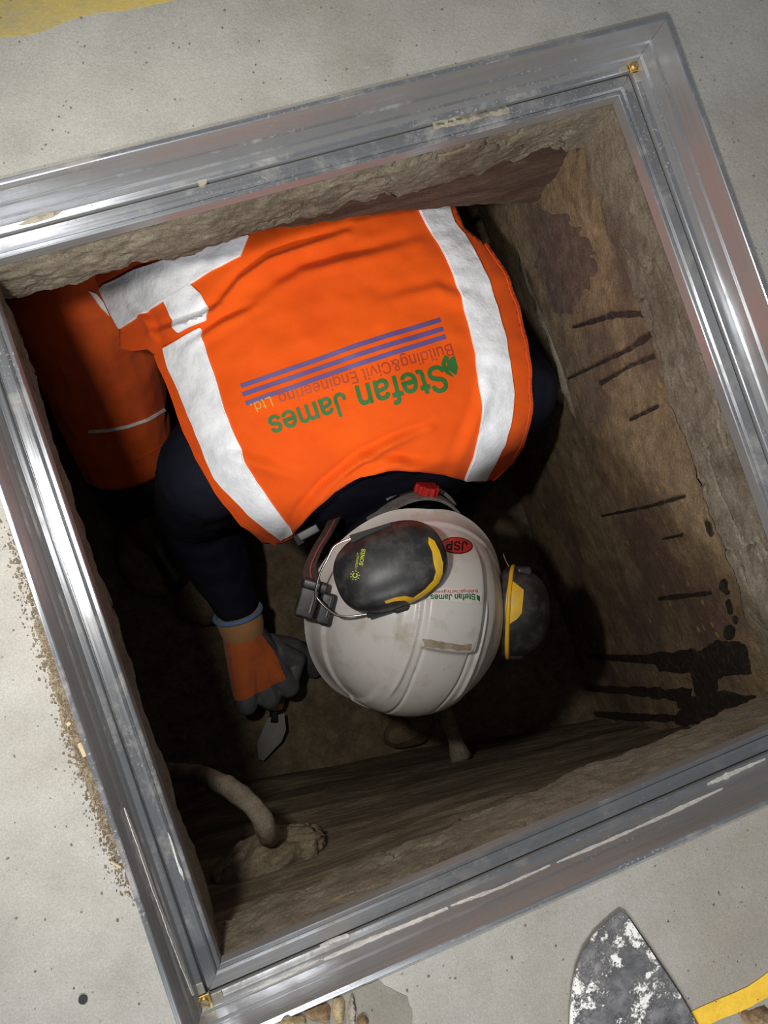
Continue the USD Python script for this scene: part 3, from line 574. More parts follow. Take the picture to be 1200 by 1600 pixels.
slR = limb([RSH + [.035, .02, 0], RSH, REL, RFA, at(365, 940, -.705)], [.075, .070, .062, .054, .037]); slL = limb([LSH + [-.05, 0, .0], LSH, LEL, LWR + [.012, .02, .03]], [.080, .075, .060, .036])
NA, NB = nk[0], nk[1]; NC = NA * .52 + NB * .48
sw = union([to_man(loft(.013)), slR, slL, limb([NC, NB + [0, .03, .01]], [.060, .085])]); swm = smoothed(sw, .008, 8); v = np.asarray(swm.vertices); swm.vertices = v + np.asarray(swm.vertex_normals) * ((fbm(v * np.array([20, 20, 34]), 3, 15) - .5) * .009)[:, None]
obj('jumper', swm, L['navy'], person, True, 'dark navy long sleeved jumper')
na_ = unit(NB - NA); nu_ = unit(np.cross(na_, [1.0, 0, 0])); nv_ = np.cross(na_, nu_); NR = NA * .58 + NB * .42
cb = tube([NR + .060 * (nu_ * math.cos(t) + nv_ * math.sin(t)) for t in np.linspace(0, 2 * math.pi, 40, endpoint=False)], .012, 12, closed=True)
obj('collar', cb, L['navy'], person, True)
# ---- trousers and boots
trR = limb([RHIP, RKN + [0, .02, 0], RKN, at(165, 610, -.615), at(200, 728, -.70)], [.105, .098, .098, .094, .074], 28).trim_by_plane(unit(at(165, 610, -.615) - at(200, 728, -.70)).tolist(), 0) if False else None
kA, kB = at(160, 585, -.60), at(199, 722, -.70); axR = unit(kB - kA)
trR = limb([RHIP, RKN, kA, kB + axR * .03], [.108, .098, .094, .072], 28).trim_by_plane((-axR).tolist(), float(-axR @ (kB + axR * .004)))
trL = limb([LHIP, LKN, LAN + [0, -.05, 0]], [.108, .085, .070], 24); pel = limb([RHIP, LHIP], [.115, .115], 24)
trm = smoothed(union([trR, trL, pel]), .008, 4); v = np.asarray(trm.vertices); trm.vertices = v + np.asarray(trm.vertex_normals) * ((fbm(v * np.array([14, 10, 22]), 3, 25) - .5) * .010)[:, None]
tr = obj('trousers', trm, L['trousers'], person, True, 'orange high visibility work trousers')
TR = mesh_surf(trm)
obj('reflective_line', decal(band([(139, 674), (170, 672), (200, 666), (232, 655), (257, 640)], 4), TR, -.001, .003, 3), L['stitch'], tr, 30)
obj('reflective_line', decal(Polygon([(138, 455), (150, 460), (160, 472), (170, 494), (158, 482), (148, 468)]), TR, -.001, .004, 3), L['stitch'], tr, 30)
obj('hem', decal(band([(140, 735), (175, 733), (215, 718), (256, 695)], 2.5), TR, -.0005, .0018, 3), L['trousers'], tr, 30)
btR = union([limb([kB - axR * .03, kB + axR * .03, RAN, RAN + [.004, -.02, -.03]], [.060, .058, .050, .046], 24), m3.Manifold.batch_hull([ball(RAN + [.0, .02, -.045], .034), ball(RAN + [.012, -.10, -.045], .040), ball(RAN + [.022, -.155, -.05], .030)])])
b1 = obj('boot', smoothed(btR, .007, 6), L['boot'], person, True)
obj('boot_seam', decal(band([(175, 741), (205, 741), (235, 731), (252, 716)], 2), mesh_surf(smoothed(btR, .012, 3)), .0005, .001, 3), L['grey_plastic'], b1, 30)
btL = union([limb([LAN + [0, -.07, .005], LAN], [.058, .050], 24), m3.Manifold.batch_hull([ball(LAN + [0, 0, -.005], .045), ball(LAN + [0, .08, -.02], .036), ball(LAN + [0, .13, -.025], .028)])])
obj('boot', smoothed(btL, .008, 5), L['boot'], person, True)
# ---- gloves
def glove(ch, wr, fw, nm, ac, cuffdir, label):
    g = smoothed(chains(ch, 1.10), .0032, 5); c = g.triangles_center; n = g.face_normals; rel = c - wr
    back = (n @ nm * .9 - rel @ ac * 26 + .05 > 0) & (rel @ fw < .088) & (rel @ nm > -.02)
    def sub(mask): t = tm(g.vertices, g.faces[mask]); t.remove_unreferenced_vertices(); return t
    o = obj('glove', sub(back), L['glove_orange'], person, True, label); obj('grip_coating', sub(~back), L['glove_grey'], o, True, 'grey rubber palm and fingers')
    c0, c1 = wr - fw * .004, wr + cuffdir * .052; obj('cuff', cat(tube([c0, (c0 + c1) / 2 + nm * .001, c1], [.034, .0385, .040], 28, .004)), L['glove_cuff'], o, True)
    u = unit(np.cross(cuffdir, nm)); w = np.cross(cuffdir, u); obj('cuff_rim', tube([c1 + .0395 * (u * math.cos(t) + w * math.sin(t)) for t in np.linspace(0, 2 * math.pi, 36, endpoint=False)], .0042, 10, closed=True), L['glove_rim'], o, True)
glove(RH, hwr, hfw, hnm, hac, unit(RWR - hwr), 'orange backed work glove with a tan cuff and blue rim')
glove(LH, LWR, lfw, np.array([0, 0, 1.]), lac, unit(LEL - LWR), None)

# ---- vest
VO = [(430, 842), (412, 842), (380, 812), (345, 765), (315, 715), (290, 655), (268, 600), (250, 556), (236, 546), (212, 549), (192, 545), (190, 512), (178, 482), (163, 455), (150, 425), (170, 380), (300, 330), (500, 270), (660, 230),
      (700, 300), (722, 358), (756, 385), (782, 425), (803, 475), (817, 530), (824, 580), (823, 640), (812, 692), (792, 730), (770, 750), (745, 752), (722, 748), (700, 740), (650, 731), (605, 731), (560, 742), (520, 764), (485, 793), (466, 812), (458, 828), (446, 840)]
vpoly = Polygon(VO).buffer(4).buffer(-4)
vest = obj('vest', decal(vpoly, VEST, -.002, .0045, 5), L['vest'], person, True, 'orange high visibility vest with silver reflective tape and printed lettering')
def vdec(name, poly, m, off, th, step, label=None, lift=None): return obj(name, decal(poly, VEST, off, th, step, lift), m, vest, 40, label)
def crumple(px): return (fbm(np.stack([px[:, 0] * .045 + px[:, 1] * .02, px[:, 1] * .045, 0 * px[:, 0]], 1), 4, 77)) * .0040
tape = [[(262, 545), (285, 533), (317, 515), (326, 548), (338, 585), (352, 630), (366, 670), (382, 708), (402, 748), (428, 785), (457, 822), (440, 834), (418, 818), (392, 796), (360, 762), (342, 742), (332, 720), (325, 700), (312, 665), (292, 622), (272, 578)],
        [(263, 472), (300, 447), (318, 464), (330, 490), (326, 502), (286, 521), (275, 498)],
        [(163, 455), (170, 448), (220, 425), (300, 400), (390, 375), (378, 405), (335, 425), (301, 446), (262, 471), (230, 490), (192, 514), (178, 488)],
        [(664, 356), (640, 310), (690, 300), (706, 352), (722, 371), (742, 408), (757, 440), (771, 477), (784, 525), (792, 575), (796, 615), (791, 655), (783, 692), (770, 722), (757, 746), (724, 747), (737, 712), (746, 672), (748, 632), (746, 592), (740, 550), (730, 505), (716, 460), (700, 420), (684, 388)]]
for t in tape:
    p = Polygon(t).buffer(0); vdec('reflective_tape', p, L['reflective'], .0024, .0010, 5, None, crumple)
    vdec('tape_edge', p.boundary.buffer(1.1), L['stitch'], .0026, .0022, 2.5)
vdec('hem', LineString([(430, 842), (380, 812), (345, 765), (315, 715), (290, 655), (268, 600), (250, 556)]).buffer(2.2), L['vest'], .002, .0014, 3)
vdec('hem', LineString([(770, 750), (792, 730), (812, 692), (823, 640), (824, 580), (817, 530), (803, 475), (782, 425), (756, 385)]).buffer(2.2), L['vest'], .002, .0014, 3)
for a, b in (((379, 604), (687, 501)), ((382, 617), (691, 515)), ((387, 631), (695, 527))):
    vdec('printed_stripe', band([a, ((a[0] + b[0]) / 2, (a[1] + b[1]) / 2 - 2), b], 7.2), L['print_blue'], .0024, .0005, 5)
PO, PT = .0022, .0008
EX = np.array([-.9565, .2915])
def vtext(text, o, length, m, bold=True, ex=EX, ysc=1.0): obj('lettering', lettering(text, o, ex, length, VEST, PO, PT, bold, 1, ysc), m, vest, False)
vtext('Stefan', (690, 571), 141, L['print_green'], True, (-.968, .25), 1.12)
vtext('James', (537, 613), 125, L['print_green'], True, (-.945, .327), 1.12)
vtext('Building&Civil Engineering', (703, 538), 279, L['print_red'], False, (-.9595, .2815), 1.1)
vtext('Ltd.', (424, 620), 33, L['print_lime'], False, (-.93, .36), 1.1)
for pl in ([(708, 557), (713, 575), (710, 587), (698, 578), (697, 566)], [(694, 556), (700, 560), (694, 570), (699, 582), (706, 590), (694, 584), (688, 570)]):
    vdec('printed_leaf', Polygon(pl).buffer(.6), L['print_green'], .0024, .0005, 4)

# ================================================================== HARD HAT
hat = thing('hard_hat', 'scuffed white hard hat with two black ear defenders, worn by the crouching worker', 'hard hat')
A_, B_, H_ = .1265, .136, .145
def shell_pt(az, el, inset=0.0):
    """az round the hat (0 = front), el 0 rim .. pi/2 crown"""
    s, c = np.sin(az), np.cos(az); e = 2 / 2.25
    ce, se = np.abs(np.cos(el)) ** e, np.abs(np.sin(el)) ** (2 / 2.1)
    x = (A_ - inset) * ce * s; y = (B_ - inset) * ce * c; z = (H_ - inset) * se
    return x, y, z
def ridge(x, y, z, az, el):
    xe = np.abs(x); t = (y + .15) / .3; d = 0
    sm = lambda a, w: 1 / (1 + np.exp(-np.clip(a / w, -40, 40)))
    w1 = .036 - .004 * t; back = sm(-(y + .022), .0012) * sm(y + .118, .004)
    d = d + .0048 * sm(w1 - xe, .0009) * back * sm(z - .05, .004)                # raised rear panel ending in a step
    w2 = .030 - .010 * np.clip((y - .02) / .12, 0, 1); d = d - .0018 * np.exp(-((xe - w2) / .0016) ** 2) * sm(y + .025, .004) * sm(z - .02, .006)
    d = d + .0024 * sm(.066 - .012 * np.clip(t, 0, 1) - xe, .0010) * sm(z - .03, .004)
    d = d + .0022 * np.exp(-((xe - .043) / .0022) ** 2) * sm(-(y - .05), .006) * sm(y + .075, .004) * sm(z - .05, .004)
    d = d + .0030 * sm(.045 - z - .012 * np.clip(-y / .14, -1, 1), .0012)                                             # thicker band above the rim
    return d * 1.35
na, nel = 260, 120
az, el = np.meshgrid(np.linspace(0, 2 * math.pi, na, endpoint=False), np.linspace(0, math.pi / 2 - .002, nel), indexing='ij')
x, y, z = shell_pt(az, el); nr = np.stack([x / A_ ** 2, y / B_ ** 2, z / H_ ** 2], -1); nr /= np.linalg.norm(nr, axis=-1, keepdims=True)
P = np.stack([x, y, z], -1) + nr * ridge(x, y, z, az, el)[..., None]
# the rim flares, carries a short peak in front and a notch at the nape
fl = np.exp(-z / .009); front = np.clip(np.cos(az), 0, 1) ** 3
P[..., 0] += fl * .007 * np.sin(az); P[..., 1] += fl * (.007 * np.cos(az) + .020 * front * (z < .03)); P[..., 2] -= fl * (.010 * front)
P[..., 2] += fl * .010 * np.exp(-((az - math.pi + .14) / .22) ** 2)
Vv = P.reshape(-1, 3); F = []
for i in range(na):
    a0, b0 = i * nel, ((i + 1) % na) * nel
    for j in range(nel - 1): F += [(a0 + j, b0 + j, b0 + j + 1), (a0 + j, b0 + j + 1, a0 + j + 1)]
Vv = np.vstack([Vv, [0, 0, H_ + .0072]]); kk = len(Vv) - 1
for i in range(na): F.append((i * nel + nel - 1, ((i + 1) % na) * nel + nel - 1, kk))
F = np.array(F); sh = tm(Vv, F); cn = np.cross(Vv[F[:, 1]] - Vv[F[:, 0]], Vv[F[:, 2]] - Vv[F[:, 0]])
if (cn * (Vv[F[:, 0]] - [0, 0, .03])).sum() < 0: F = F[:, ::-1]
inner = Vv * np.array([.970, .976, .975]); inner[:, 2] -= .0005
shell_l = thicken(Vv, F, inner); shell_w = shell_l.copy(); shell_w.vertices = HO + np.asarray(shell_l.vertices) @ np.stack([hx, hy, hzv])
obj('shell', shell_w, L['shell'], hat, 40)
outer_w = tm(HO + Vv @ np.stack([hx, hy, hzv]), F); SH = mesh_surf(outer_w)
def dS(x, y): return float((SH([(x, y), (640, 950)])[0][0] - CAM) @ -TV)
def hdec(name, poly, m, off, th, step, parent=hat, label=None): return obj(name, decal(poly, SH, off, th, step), m, parent, 40, label)
# dirt line in the step, stickers
hdec('dirt_line', blotch([(661, 998), (690, 1003), (720, 1006), (737, 1004), (734, 1015), (700, 1014), (663, 1009)], 3, 101), plain('dry_mud', (.30, .23, .15), .9, grime=(.42, .36, .28), gscale=120), .0001, .0005, 3, hat, 'dry mud in the step')
lab = hdec('name_label', Polygon([(668, 917), (748, 921), (753, 926), (752, 940), (747, 944), (668, 936)]), L['label_white'], .0002, .0004, 5, hat, 'white name label')
obj('lettering', lettering('Stefan James', (742, 928), (-1, .02), 69, SH, .0006, .0003, True, 1, 1.15), L['print_green'], lab, False)
obj('lettering', lettering('Building&Civil Engineering', (746, 921.5), (-1, .02), 76, SH, .0006, .0003, False, 1, 1.05), L['red'], lab, False)
obj('printed_leaf', decal(Polygon([(744, 929), (749, 932), (749, 940), (745, 937)]), SH, .0006, .0003, 2), L['print_green'], lab, 30)
th_ = np.linspace(0, 2 * math.pi, 40, endpoint=False); el_ = lambda cx, cy, a, b, r: Polygon([(cx + a * math.cos(t) * math.cos(r) - b * math.sin(t) * math.sin(r), cy + a * math.cos(t) * math.sin(r) + b * math.sin(t) * math.cos(r)) for t in th_])
stk = hdec('sticker', el_(713.5, 852.5, 25, 13, .07), L['black'], .0002, .0003, 4, hat, 'oval red and black sticker')
obj('sticker_face', decal(el_(713.5, 852.5, 23.5, 11.6, .07), SH, .0005, .0002, 4), L['red'], stk, 40)
obj('lettering', lettering('JSP', (730, 847.5), (-1, -.05), 33, SH, .0007, .0003, True, 1, 1.0), L['black'], stk, False)
# nape cradle with the red ratchet knob
def arc(z, a, b, t0, t1, n=24, yo=0): return [hl(a * math.sin(t), b * math.cos(t) + yo, z) for t in np.linspace(t0, t1, n)]
def strip(pts, wdir, w, th):
    pts = np.array(pts); t = np.gradient(pts, axis=0); t /= np.linalg.norm(t, axis=1, keepdims=True); wd = np.asarray(wdir, float); nn = np.cross(t, wd); nn /= np.linalg.norm(nn, axis=1, keepdims=True); n = len(pts)
    V = np.concatenate([pts + wd * w / 2 + nn * th / 2, pts + wd * w / 2 - nn * th / 2, pts - wd * w / 2 - nn * th / 2, pts - wd * w / 2 + nn * th / 2]); F = []
    for k in range(4):
        a, b = k * n, ((k + 1) % 4) * n
        for i in range(n - 1): F += [(a + i, a + i + 1, b + i + 1), (a + i, b + i + 1, b + i)]
    for e, fl_ in ((0, False), (n - 1, True)): q = [e, n + e, 2 * n + e, 3 * n + e]; q = q[::-1] if fl_ else q; F += [(q[0], q[1], q[2]), (q[0], q[2], q[3])]
    m = tm(V, F); m.fix_normals(); return m
cr = obj('nape_cradle', strip(arc(-.028, .096, .150, math.pi - .76, math.pi + .68), hzv, .020, .004), L['grey_plastic'], hat, 40, 'dirty grey nape cradle')
obj('cradle_bar', strip(arc(-.050, .094, .156, math.pi - .62, math.pi + .50), hzv, .006, .005), L['grey_plastic'], cr, 40)
obj('cradle_pad', strip(arc(-.039, .093, .149, math.pi - .42, math.pi + .40), hzv, .016, .003), L['strap'], cr, 40)
kb = m3.Manifold.cylinder(.012, .014, .014, 12); kb = union([kb] + [m3.Manifold.cylinder(.012, .0035, .0035, 10).translate([.0135 * math.cos(t), .0135 * math.sin(t), 0]) for t in np.linspace(0, 2 * math.pi, 10, endpoint=False)])
t_ = math.pi - .09; kc = hl(.096 * math.sin(t_), .151 * math.cos(t_), -.036); kn = unit(-hy + hx * .06); ku = unit(np.cross(hzv, kn)); obj('ratchet_knob', place(tri_of(kb), ku, np.cross(kn, ku), kn, kc), L['red'], cr, 30, 'red ratchet knob')
for t, sc in ((math.pi - .74, 1.0), (math.pi + .66, 1.15)):
    c = hl(.099 * math.sin(t), .148 * math.cos(t), -.022); n_ = unit(hx * math.sin(t) + hy * math.cos(t)); w_ = unit(np.cross(hzv, n_)); obj('cradle_lug', place(rbox((.030 * sc, .030 * sc, .007), .003), w_, np.cross(n_, w_), n_, c), L['grey_plastic'], cr, 30)
# chin strap on the picture's left with its pink piping and buckle
D0 = dS(508, 938)
cs = [atd(492, 925, D0), atd(484, 895, D0 + .01), atd(494, 862, D0 + .02), atd(510, 835, D0 + .035), atd(522, 812, D0 + .05)]
strap = obj('chin_strap', strip(np.stack([PchipInterpolator(range(5), np.array(cs)[:, i])(np.linspace(0, 4, 24)) for i in range(3)], 1), unit(RV * .9 + UV * .3), .017, .003), L['strap'], hat, 40, 'dark chin strap with pink piping')
obj('piping', tube([p + TV * .003 + RV * .001 for p in cs], .0011, 8, .004), L['pink'], strap, True)
bk = obj('buckle', place(rbox((.030, .012, .006), .002), unit(RV + .55 * UV), unit(UV - .55 * RV), TV, atd(482, 832, D0 + .04)), L['rubber'], strap, 30)
obj('buckle_tab', place(rbox((.012, .016, .005), .002), unit(RV + .55 * UV), unit(UV - .55 * RV), TV, atd(467, 843, D0 + .04)), L['black'], strap, 30)
# slot clip on the side of the shell
cl = atd(494, 941, D0 - .012); c1 = unit(RV * .95 - UV * .28); c2 = unit(UV + RV * .28)
clip = obj('side_clip', cat(place(rbox((.026, .046, .016), .004), c1, c2, TV, cl - c1 * .010), place(rbox((.020, .040, .012), .004), c1, c2, TV, cl + c1 * .014 - c2 * .004 + TV * .003), place(rbox((.034, .014, .010), .004), c1, c2, TV, cl - c1 * .006 + c2 * .020 + TV * .006)), L['rubber'], hat, 30, 'black slot clip')
obj('clip_rib', cat(place(rbox((.003, .030, .004), .0012), c1, c2, TV, cl - c1 * .004 + TV * .010), place(rbox((.002, .026, .004), .0008), c1, c2, TV, cl + c1 * .017 + TV * .0105)), L['grey_plastic'], clip, 30)

# ---- ear defenders
def cup_mesh(a, b, h, e=2.5, n=80, m=26, blunt=2.3):
    """dome: oval footprint a x b, height h, with a short skirt"""
    th = np.linspace(0, 2 * math.pi, n, endpoint=False); V = []; prof = [(.90, -.010), (.985, -.008), (1.0, -.002)] + [(math.cos(t) ** (2 / blunt), h * math.sin(t) ** (2 / blunt)) for t in np.linspace(.03, math.pi / 2 - .01, m)]
    for r, zz in prof: V.append(np.stack([a * r * np.sign(np.cos(th)) * np.abs(np.cos(th)) ** (2 / e), b * r * np.sign(np.sin(th)) * np.abs(np.sin(th)) ** (2 / e), np.full(n, zz)], 1))
    k = len(prof); V = np.concatenate(V); F = []
    for i in range(k - 1):
        for q in range(n): a0, a1 = i * n + q, i * n + (q + 1) % n; F += [(a0, a1, a1 + n), (a0, a1 + n, a0 + n)]
    V = np.vstack([V, [0, 0, -.010], [0, 0, h]])
    for q in range(n): F += [(k * n, (q + 1) % n, q), (k * n + 1, (k - 1) * n + q, (k - 1) * n + (q + 1) % n)]
    return tm(V, F)
def ring(a, b, e, z0, r, n=72): return tube([(a * np.sign(math.cos(t)) * abs(math.cos(t)) ** (2 / e), b * np.sign(math.sin(t)) * abs(math.sin(t)) ** (2 / e), z0) for t in np.linspace(0, 2 * math.pi, n, endpoint=False)], r, 10, closed=True)
# left of the picture: folded back onto the shell
P0, N0, _ = cast([(612, 890)], outer_w); P0, N0 = P0[0], N0[0]
z1 = unit(N0 * .55 + TV * .65 + UV * .10); x1 = unit((RV * .93 + UV * .36) - z1 * ((RV * .93 + UV * .36) @ z1)); y1 = np.cross(z1, x1); O1 = P0 + z1 * .014
cupA = place(cup_mesh(.068, .050, .036), x1, y1, z1, O1); ea = obj('ear_cup', cupA, L['rubber'], hat, True, 'black ear cup folded back on the crown')
obj('cushion', place(ring(.058, .042, 2.3, -.010, .0065), x1, y1, z1, O1), L['black'], ea, True)
CA = mesh_surf(cupA)
obj('yellow_trim', decal(Polygon([(669, 840), (678, 846), (686, 862), (691, 880), (690, 897), (684, 910), (672, 922), (655, 934), (640, 941), (632, 937), (618, 938), (603, 942), (601, 939), (618, 933), (634, 931), (646, 934), (664, 921), (677, 907), (681, 893), (677, 878), (675, 862), (669, 848)]), CA, -.0004, .0018, 3), L['yellow'], ea, 40, 'thin yellow trim')
obj('lettering', lettering('COMPACT', (558, 890), (.16, -.985), 26, CA, .0001, .0005, False, 1), L['lime'], ea, False)
obj('lettering', lettering('SONIS', (567, 884), (.16, -.985), 26, CA, .0001, .0005, True, 1), L['lime'], ea, False)
sun = [el_(555 + 6.6 * math.cos(t), 899 + 6.6 * math.sin(t), 1, 1, 0) for t in np.linspace(0, 2 * math.pi, 9, endpoint=False)] + [Point(555, 899).buffer(4.2).difference(Point(555, 899).buffer(2.4)).difference(shapely.box(554.2, 892, 556.5, 899))]
obj('printed_sun', cat(*[decal(s, CA, .0001, .0005, 1.0) for s in sun]), L['lime'], ea, False)
dA = float((O1 - CAM) @ -TV)
def arm(pts, parent): return obj('wire_arm', tube([atd(*p) for p in pts], .0014, 8, .003), L['wire'], parent, True)
arm([(492, 938, dA + .02), (497, 905, dA + .012), (512, 872, dA + .002), (524, 852, dA - .002), (535, 846, dA - .004), (560, 838, dA - .006)], hat)
arm([(494, 932, dA + .012), (512, 952, dA + .006), (528, 962, dA), (545, 963, dA - .004), (582, 957, dA - .006)], hat)
obj('arm_sleeve', strip([atd(548, 842, dA - .006), atd(580, 832, dA - .007), atd(612, 822, dA - .006)], TV, .008, .009), L['black'], hat, 40)
slv = obj('arm_sleeve', strip([atd(573, 959, dA - .008), atd(600, 952, dA - .009), atd(638, 941, dA - .008)], TV, .008, .010), L['black'], hat, 40)
obj('pivot', place(rbox((.020, .014, .010), .004), unit(RV + .25 * UV), unit(UV - .25 * RV), TV, atd(626, 947, dA - .008)), L['rubber'], slv, 30)
# right of the picture: standing off the side of the shell
z2 = unit(RV * .955 + TV * .22 - UV * .05); x2 = unit((UV * .985 + RV * .05) - z2 * ((UV * .985 + RV * .05) @ z2)); y2 = np.cross(z2, x2); O2 = atd(797, 956, 1.105)
cupB = place(cup_mesh(.060, .047, .052, 2.3), x2, y2, z2, O2); eb = obj('ear_cup', cupB, L['rubber'], hat, True, 'black ear cup standing off the side of the shell')
CB = mesh_surf(cupB)
obj('cushion', place(cup_mesh(.058, .046, .012, 2.3), -x2, y2, -z2, O2 - z2 * .006), L['rubber'], eb, True)
obj('yellow_trim', place(ring(.0602, .0472, 2.3, .001, .0030), x2, y2, z2, O2), L['yellow'], eb, True)
obj('yellow_panel', decal(Polygon([(795, 905), (803, 910), (818, 922), (817, 938), (815, 958), (808, 967), (793, 977), (790, 976), (790, 950), (792, 925)]), CB, -.0002, .0014, 3), L['yellow'], eb, 40, 'yellow panel')
for px in ((818, 893), (806, 1022)):
    obj('pivot', place(rbox((.020, .014, .016), .004), RV, UV, TV, atd(px[0], px[1], 1.09)), L['rubber'], eb, 30)
arm([(820, 893, 1.10), (800, 892, 1.13), (792, 880, 1.14), (786, 865, 1.15)], hat)

# ================================================================== THINGS IN THE PIT
trowel = thing('hand_trowel', 'small grey bladed trowel with yellow ferrule held in the orange glove', 'trowel')
t0, t1, t2 = at(462, 1002, -.795), at(430, 1096, -.815), at(429, 1122, -.820)
obj('handle', tube([t0, t0 + (t1 - t0) * .1, t0 + (t1 - t0) * .5, t1], [.015, .0175, .0145, .016], 20, .006), L['handle_wood'], trowel, True)
obj('ferrule', tube([t1, t1 + unit(t2 - t1) * .012], [.0165, .0150], 20), L['yellow'], trowel, True, 'yellow ferrule')
obj('shank', tube([t1, t2 + unit(t2 - t1) * .006], [.010, .009], 14, .005), L['black'], trowel, True)
bp = [at(x, y, z) for x, y, z in ((418, 1122, -.815), (444, 1114, -.812), (447, 1140, -.820), (440, 1158, -.828), (412, 1188, -.842), (404, 1186, -.842), (402, 1160, -.83))]
bc = np.mean(bp, 0); nb = unit(np.cross(bp[2] - bp[0], bp[4] - bp[0])); V = np.array(bp + [bc]); Fb = np.array([(i, (i + 1) % 7, 7) for i in range(7)]); obj('blade', thicken(V + nb * .001, Fb, V - nb * .0015), L['steel_dull'], trowel, False, 'grey worn steel blade')

pp = [aty(438, 1340, -.052), aty(432, 1322, -.040)] + [at(*p) for p in ((412, 1285, -.232), (386, 1252, -.238), (350, 1226, -.27), (310, 1211, -.34), (262, 1206, -.44), (225, 1218, -.55), (190, 1250, -.66))]
pipe = tube(pp, [.018, .0145, .0112, .0112, .0112, .0112, .0115, .0115, .0115], 20, .005); v = np.asarray(pipe.vertices); pipe.vertices = v + (fbm(v * 90, 4, 3) - .5)[:, None] * .005
obj('mud_caked_pipe', pipe, L['collar'], None, True, 'mud caked bent pipe arching out of the lower wall into the shadow on the left', 'pipe')
c = aty(424, 1345, -.036); hn = trimesh.creation.icosphere(4); v = np.asarray(hn.vertices); hn.vertices = c + v * np.array([.070, .034, .052]) * (1 + .5 * (fbm(v * 2.2, 5, 12) - .5))[:, None] + (fbm(v * 9, 4, 13) - .5)[:, None] * .012
obj('mortar_haunch', hn, L['wall_front'], None, True, 'rough mound of mortar at the foot of the bent pipe', 'mortar')
s0 = aty(712, 1160, -.085); st_ = tube([s0 + [0, -.03, 0], s0, s0 + [0, .06, .01]], [.020, .013, .012], 18, .006); v = np.asarray(st_.vertices); st_.vertices = v + (fbm(v * 70, 3, 8) - .5)[:, None] * .006
obj('conduit_stub', st_, L['collar'], None, True, 'short brown conduit stub poking from the lower wall under the hard hat', 'conduit')
def rock(c, r, seed, m, name='stone', **k):
    s = trimesh.creation.icosphere(3); v = np.asarray(s.vertices); s.vertices = np.asarray(c) + v * np.asarray(r) * (.75 + .55 * fbm(v * 1.6 + seed, 4, seed))[:, None] + (fbm(v * 7 + seed, 3, seed) - .5)[:, None] * .10 * np.asarray(r); return obj(name, s, m, None, 45, **k)
rock(at(320, 935, FLOOR + .015), (.055, .05, .045), 3, L['pit_floor'], label='large brown stone on the pit floor left of the gloved hand', cat='stone')
rock(at(298, 905, FLOOR + .03) + [-.05, .06, 0], (.06, .07, .04), 6, L['pit_floor'], label='dark stone on the pit floor beside the boot, deeper in shadow', cat='stone')
rock(at(640, 1140, FLOOR + .01), (.05, .03, .035), 9, L['pit_floor'], label='low brown stone at the foot of the wall beneath the hard hat', cat='stone')

# ================================================================== THINGS ON THE GROUND
G = GROUND
tg = thing('gauging_trowel', 'black pointed trowel blade spattered with white plaster, lying on the concrete at the lower right', 'trowel')
tip = at(967, 1422, G); lft = [at(*p, G) for p in ((952, 1433), (925, 1459), (908, 1484), (897, 1512), (891, 1545), (888, 1580), (887, 1620))]; rgt = [at(*p, G) for p in ((977, 1428), (1000, 1462), (1030, 1507), (1060, 1552), (1085, 1595), (1098, 1620))]
heel = [at(1092, 1660, G), at(1040, 1690, G), at(960, 1692, G), at(905, 1665, G)]
oc = np.array([tip[:2]] + [p[:2] for p in rgt] + [p[:2] for p in heel] + [p[:2] for p in lft[::-1]]); p2, f2 = fill(Polygon(oc), .006); md = Polygon(oc).centroid
zz = G + .0020 + .004 * np.exp(-(((p2[:, 0] - md.x) / .06) ** 2 + ((p2[:, 1] - md.y) / .07) ** 2)); Vt_ = np.column_stack([p2, zz]); obj('blade', thicken(Vt_, f2, Vt_ - [0, 0, .0016]), L['blade'], tg, 30)
hb = (at(1000, 1675, G) + np.array([0, 0, .006])); hd = unit(np.array(hb - tip) * [1, 1, 0]); obj('shank', tube([hb, hb + hd * .03 + [0, 0, .03], hb + hd * .07 + [0, 0, .045]], .005, 12, .006), L['steel_dull'], tg, True)
obj('handle', tube([hb + hd * .065 + [0, 0, .045], hb + hd * .09 + [0, 0, .045], hb + hd * .14 + [0, 0, .045], hb + hd * .19 + [0, 0, .042]], [.012, .016, .0145, .013], 20, .008), L['handle_wood'], tg, True)
# painted lines
def ribbon(pts, z0, th, m, name, label, cat_):
    p2, f2 = fill(Polygon(pts), .012); V = np.column_stack([p2, np.full(len(p2), z0 + th)]); obj(name, thicken(V, f2, V - [0, 0, th]), m, None, False, label, cat_)
def wavy(x0, x1, y, s): xs = np.linspace(x0, x1, 60); return [(a, y + (fbm(np.array([[a * 20, s, 0]]), 3, s)[0] - .5) * .012) for a in xs]
y1_ = at(1150, 1563, G)[1]; ribbon(wavy(at(1088, 1588, G)[0] - .01, 1.1, y1_ + .009, 3) + wavy(at(1088, 1588, G)[0] - .01, 1.1, y1_ - .009, 5)[::-1], G, .0006, L['yellow_paint'], 'painted_line', 'bright yellow painted line on the concrete beside the trowel', 'painted line')
y2_ = at(60, 22, G)[1]; ribbon(wavy(-.9, at(300, -10, G)[0], y2_ - .012, 7) + wavy(-.9, at(300, -10, G)[0], y2_ + .035, 9)[::-1], G, .0006, L['faded_paint'], 'painted_line', 'faded yellow painted line in the far upper left corner', 'painted line')
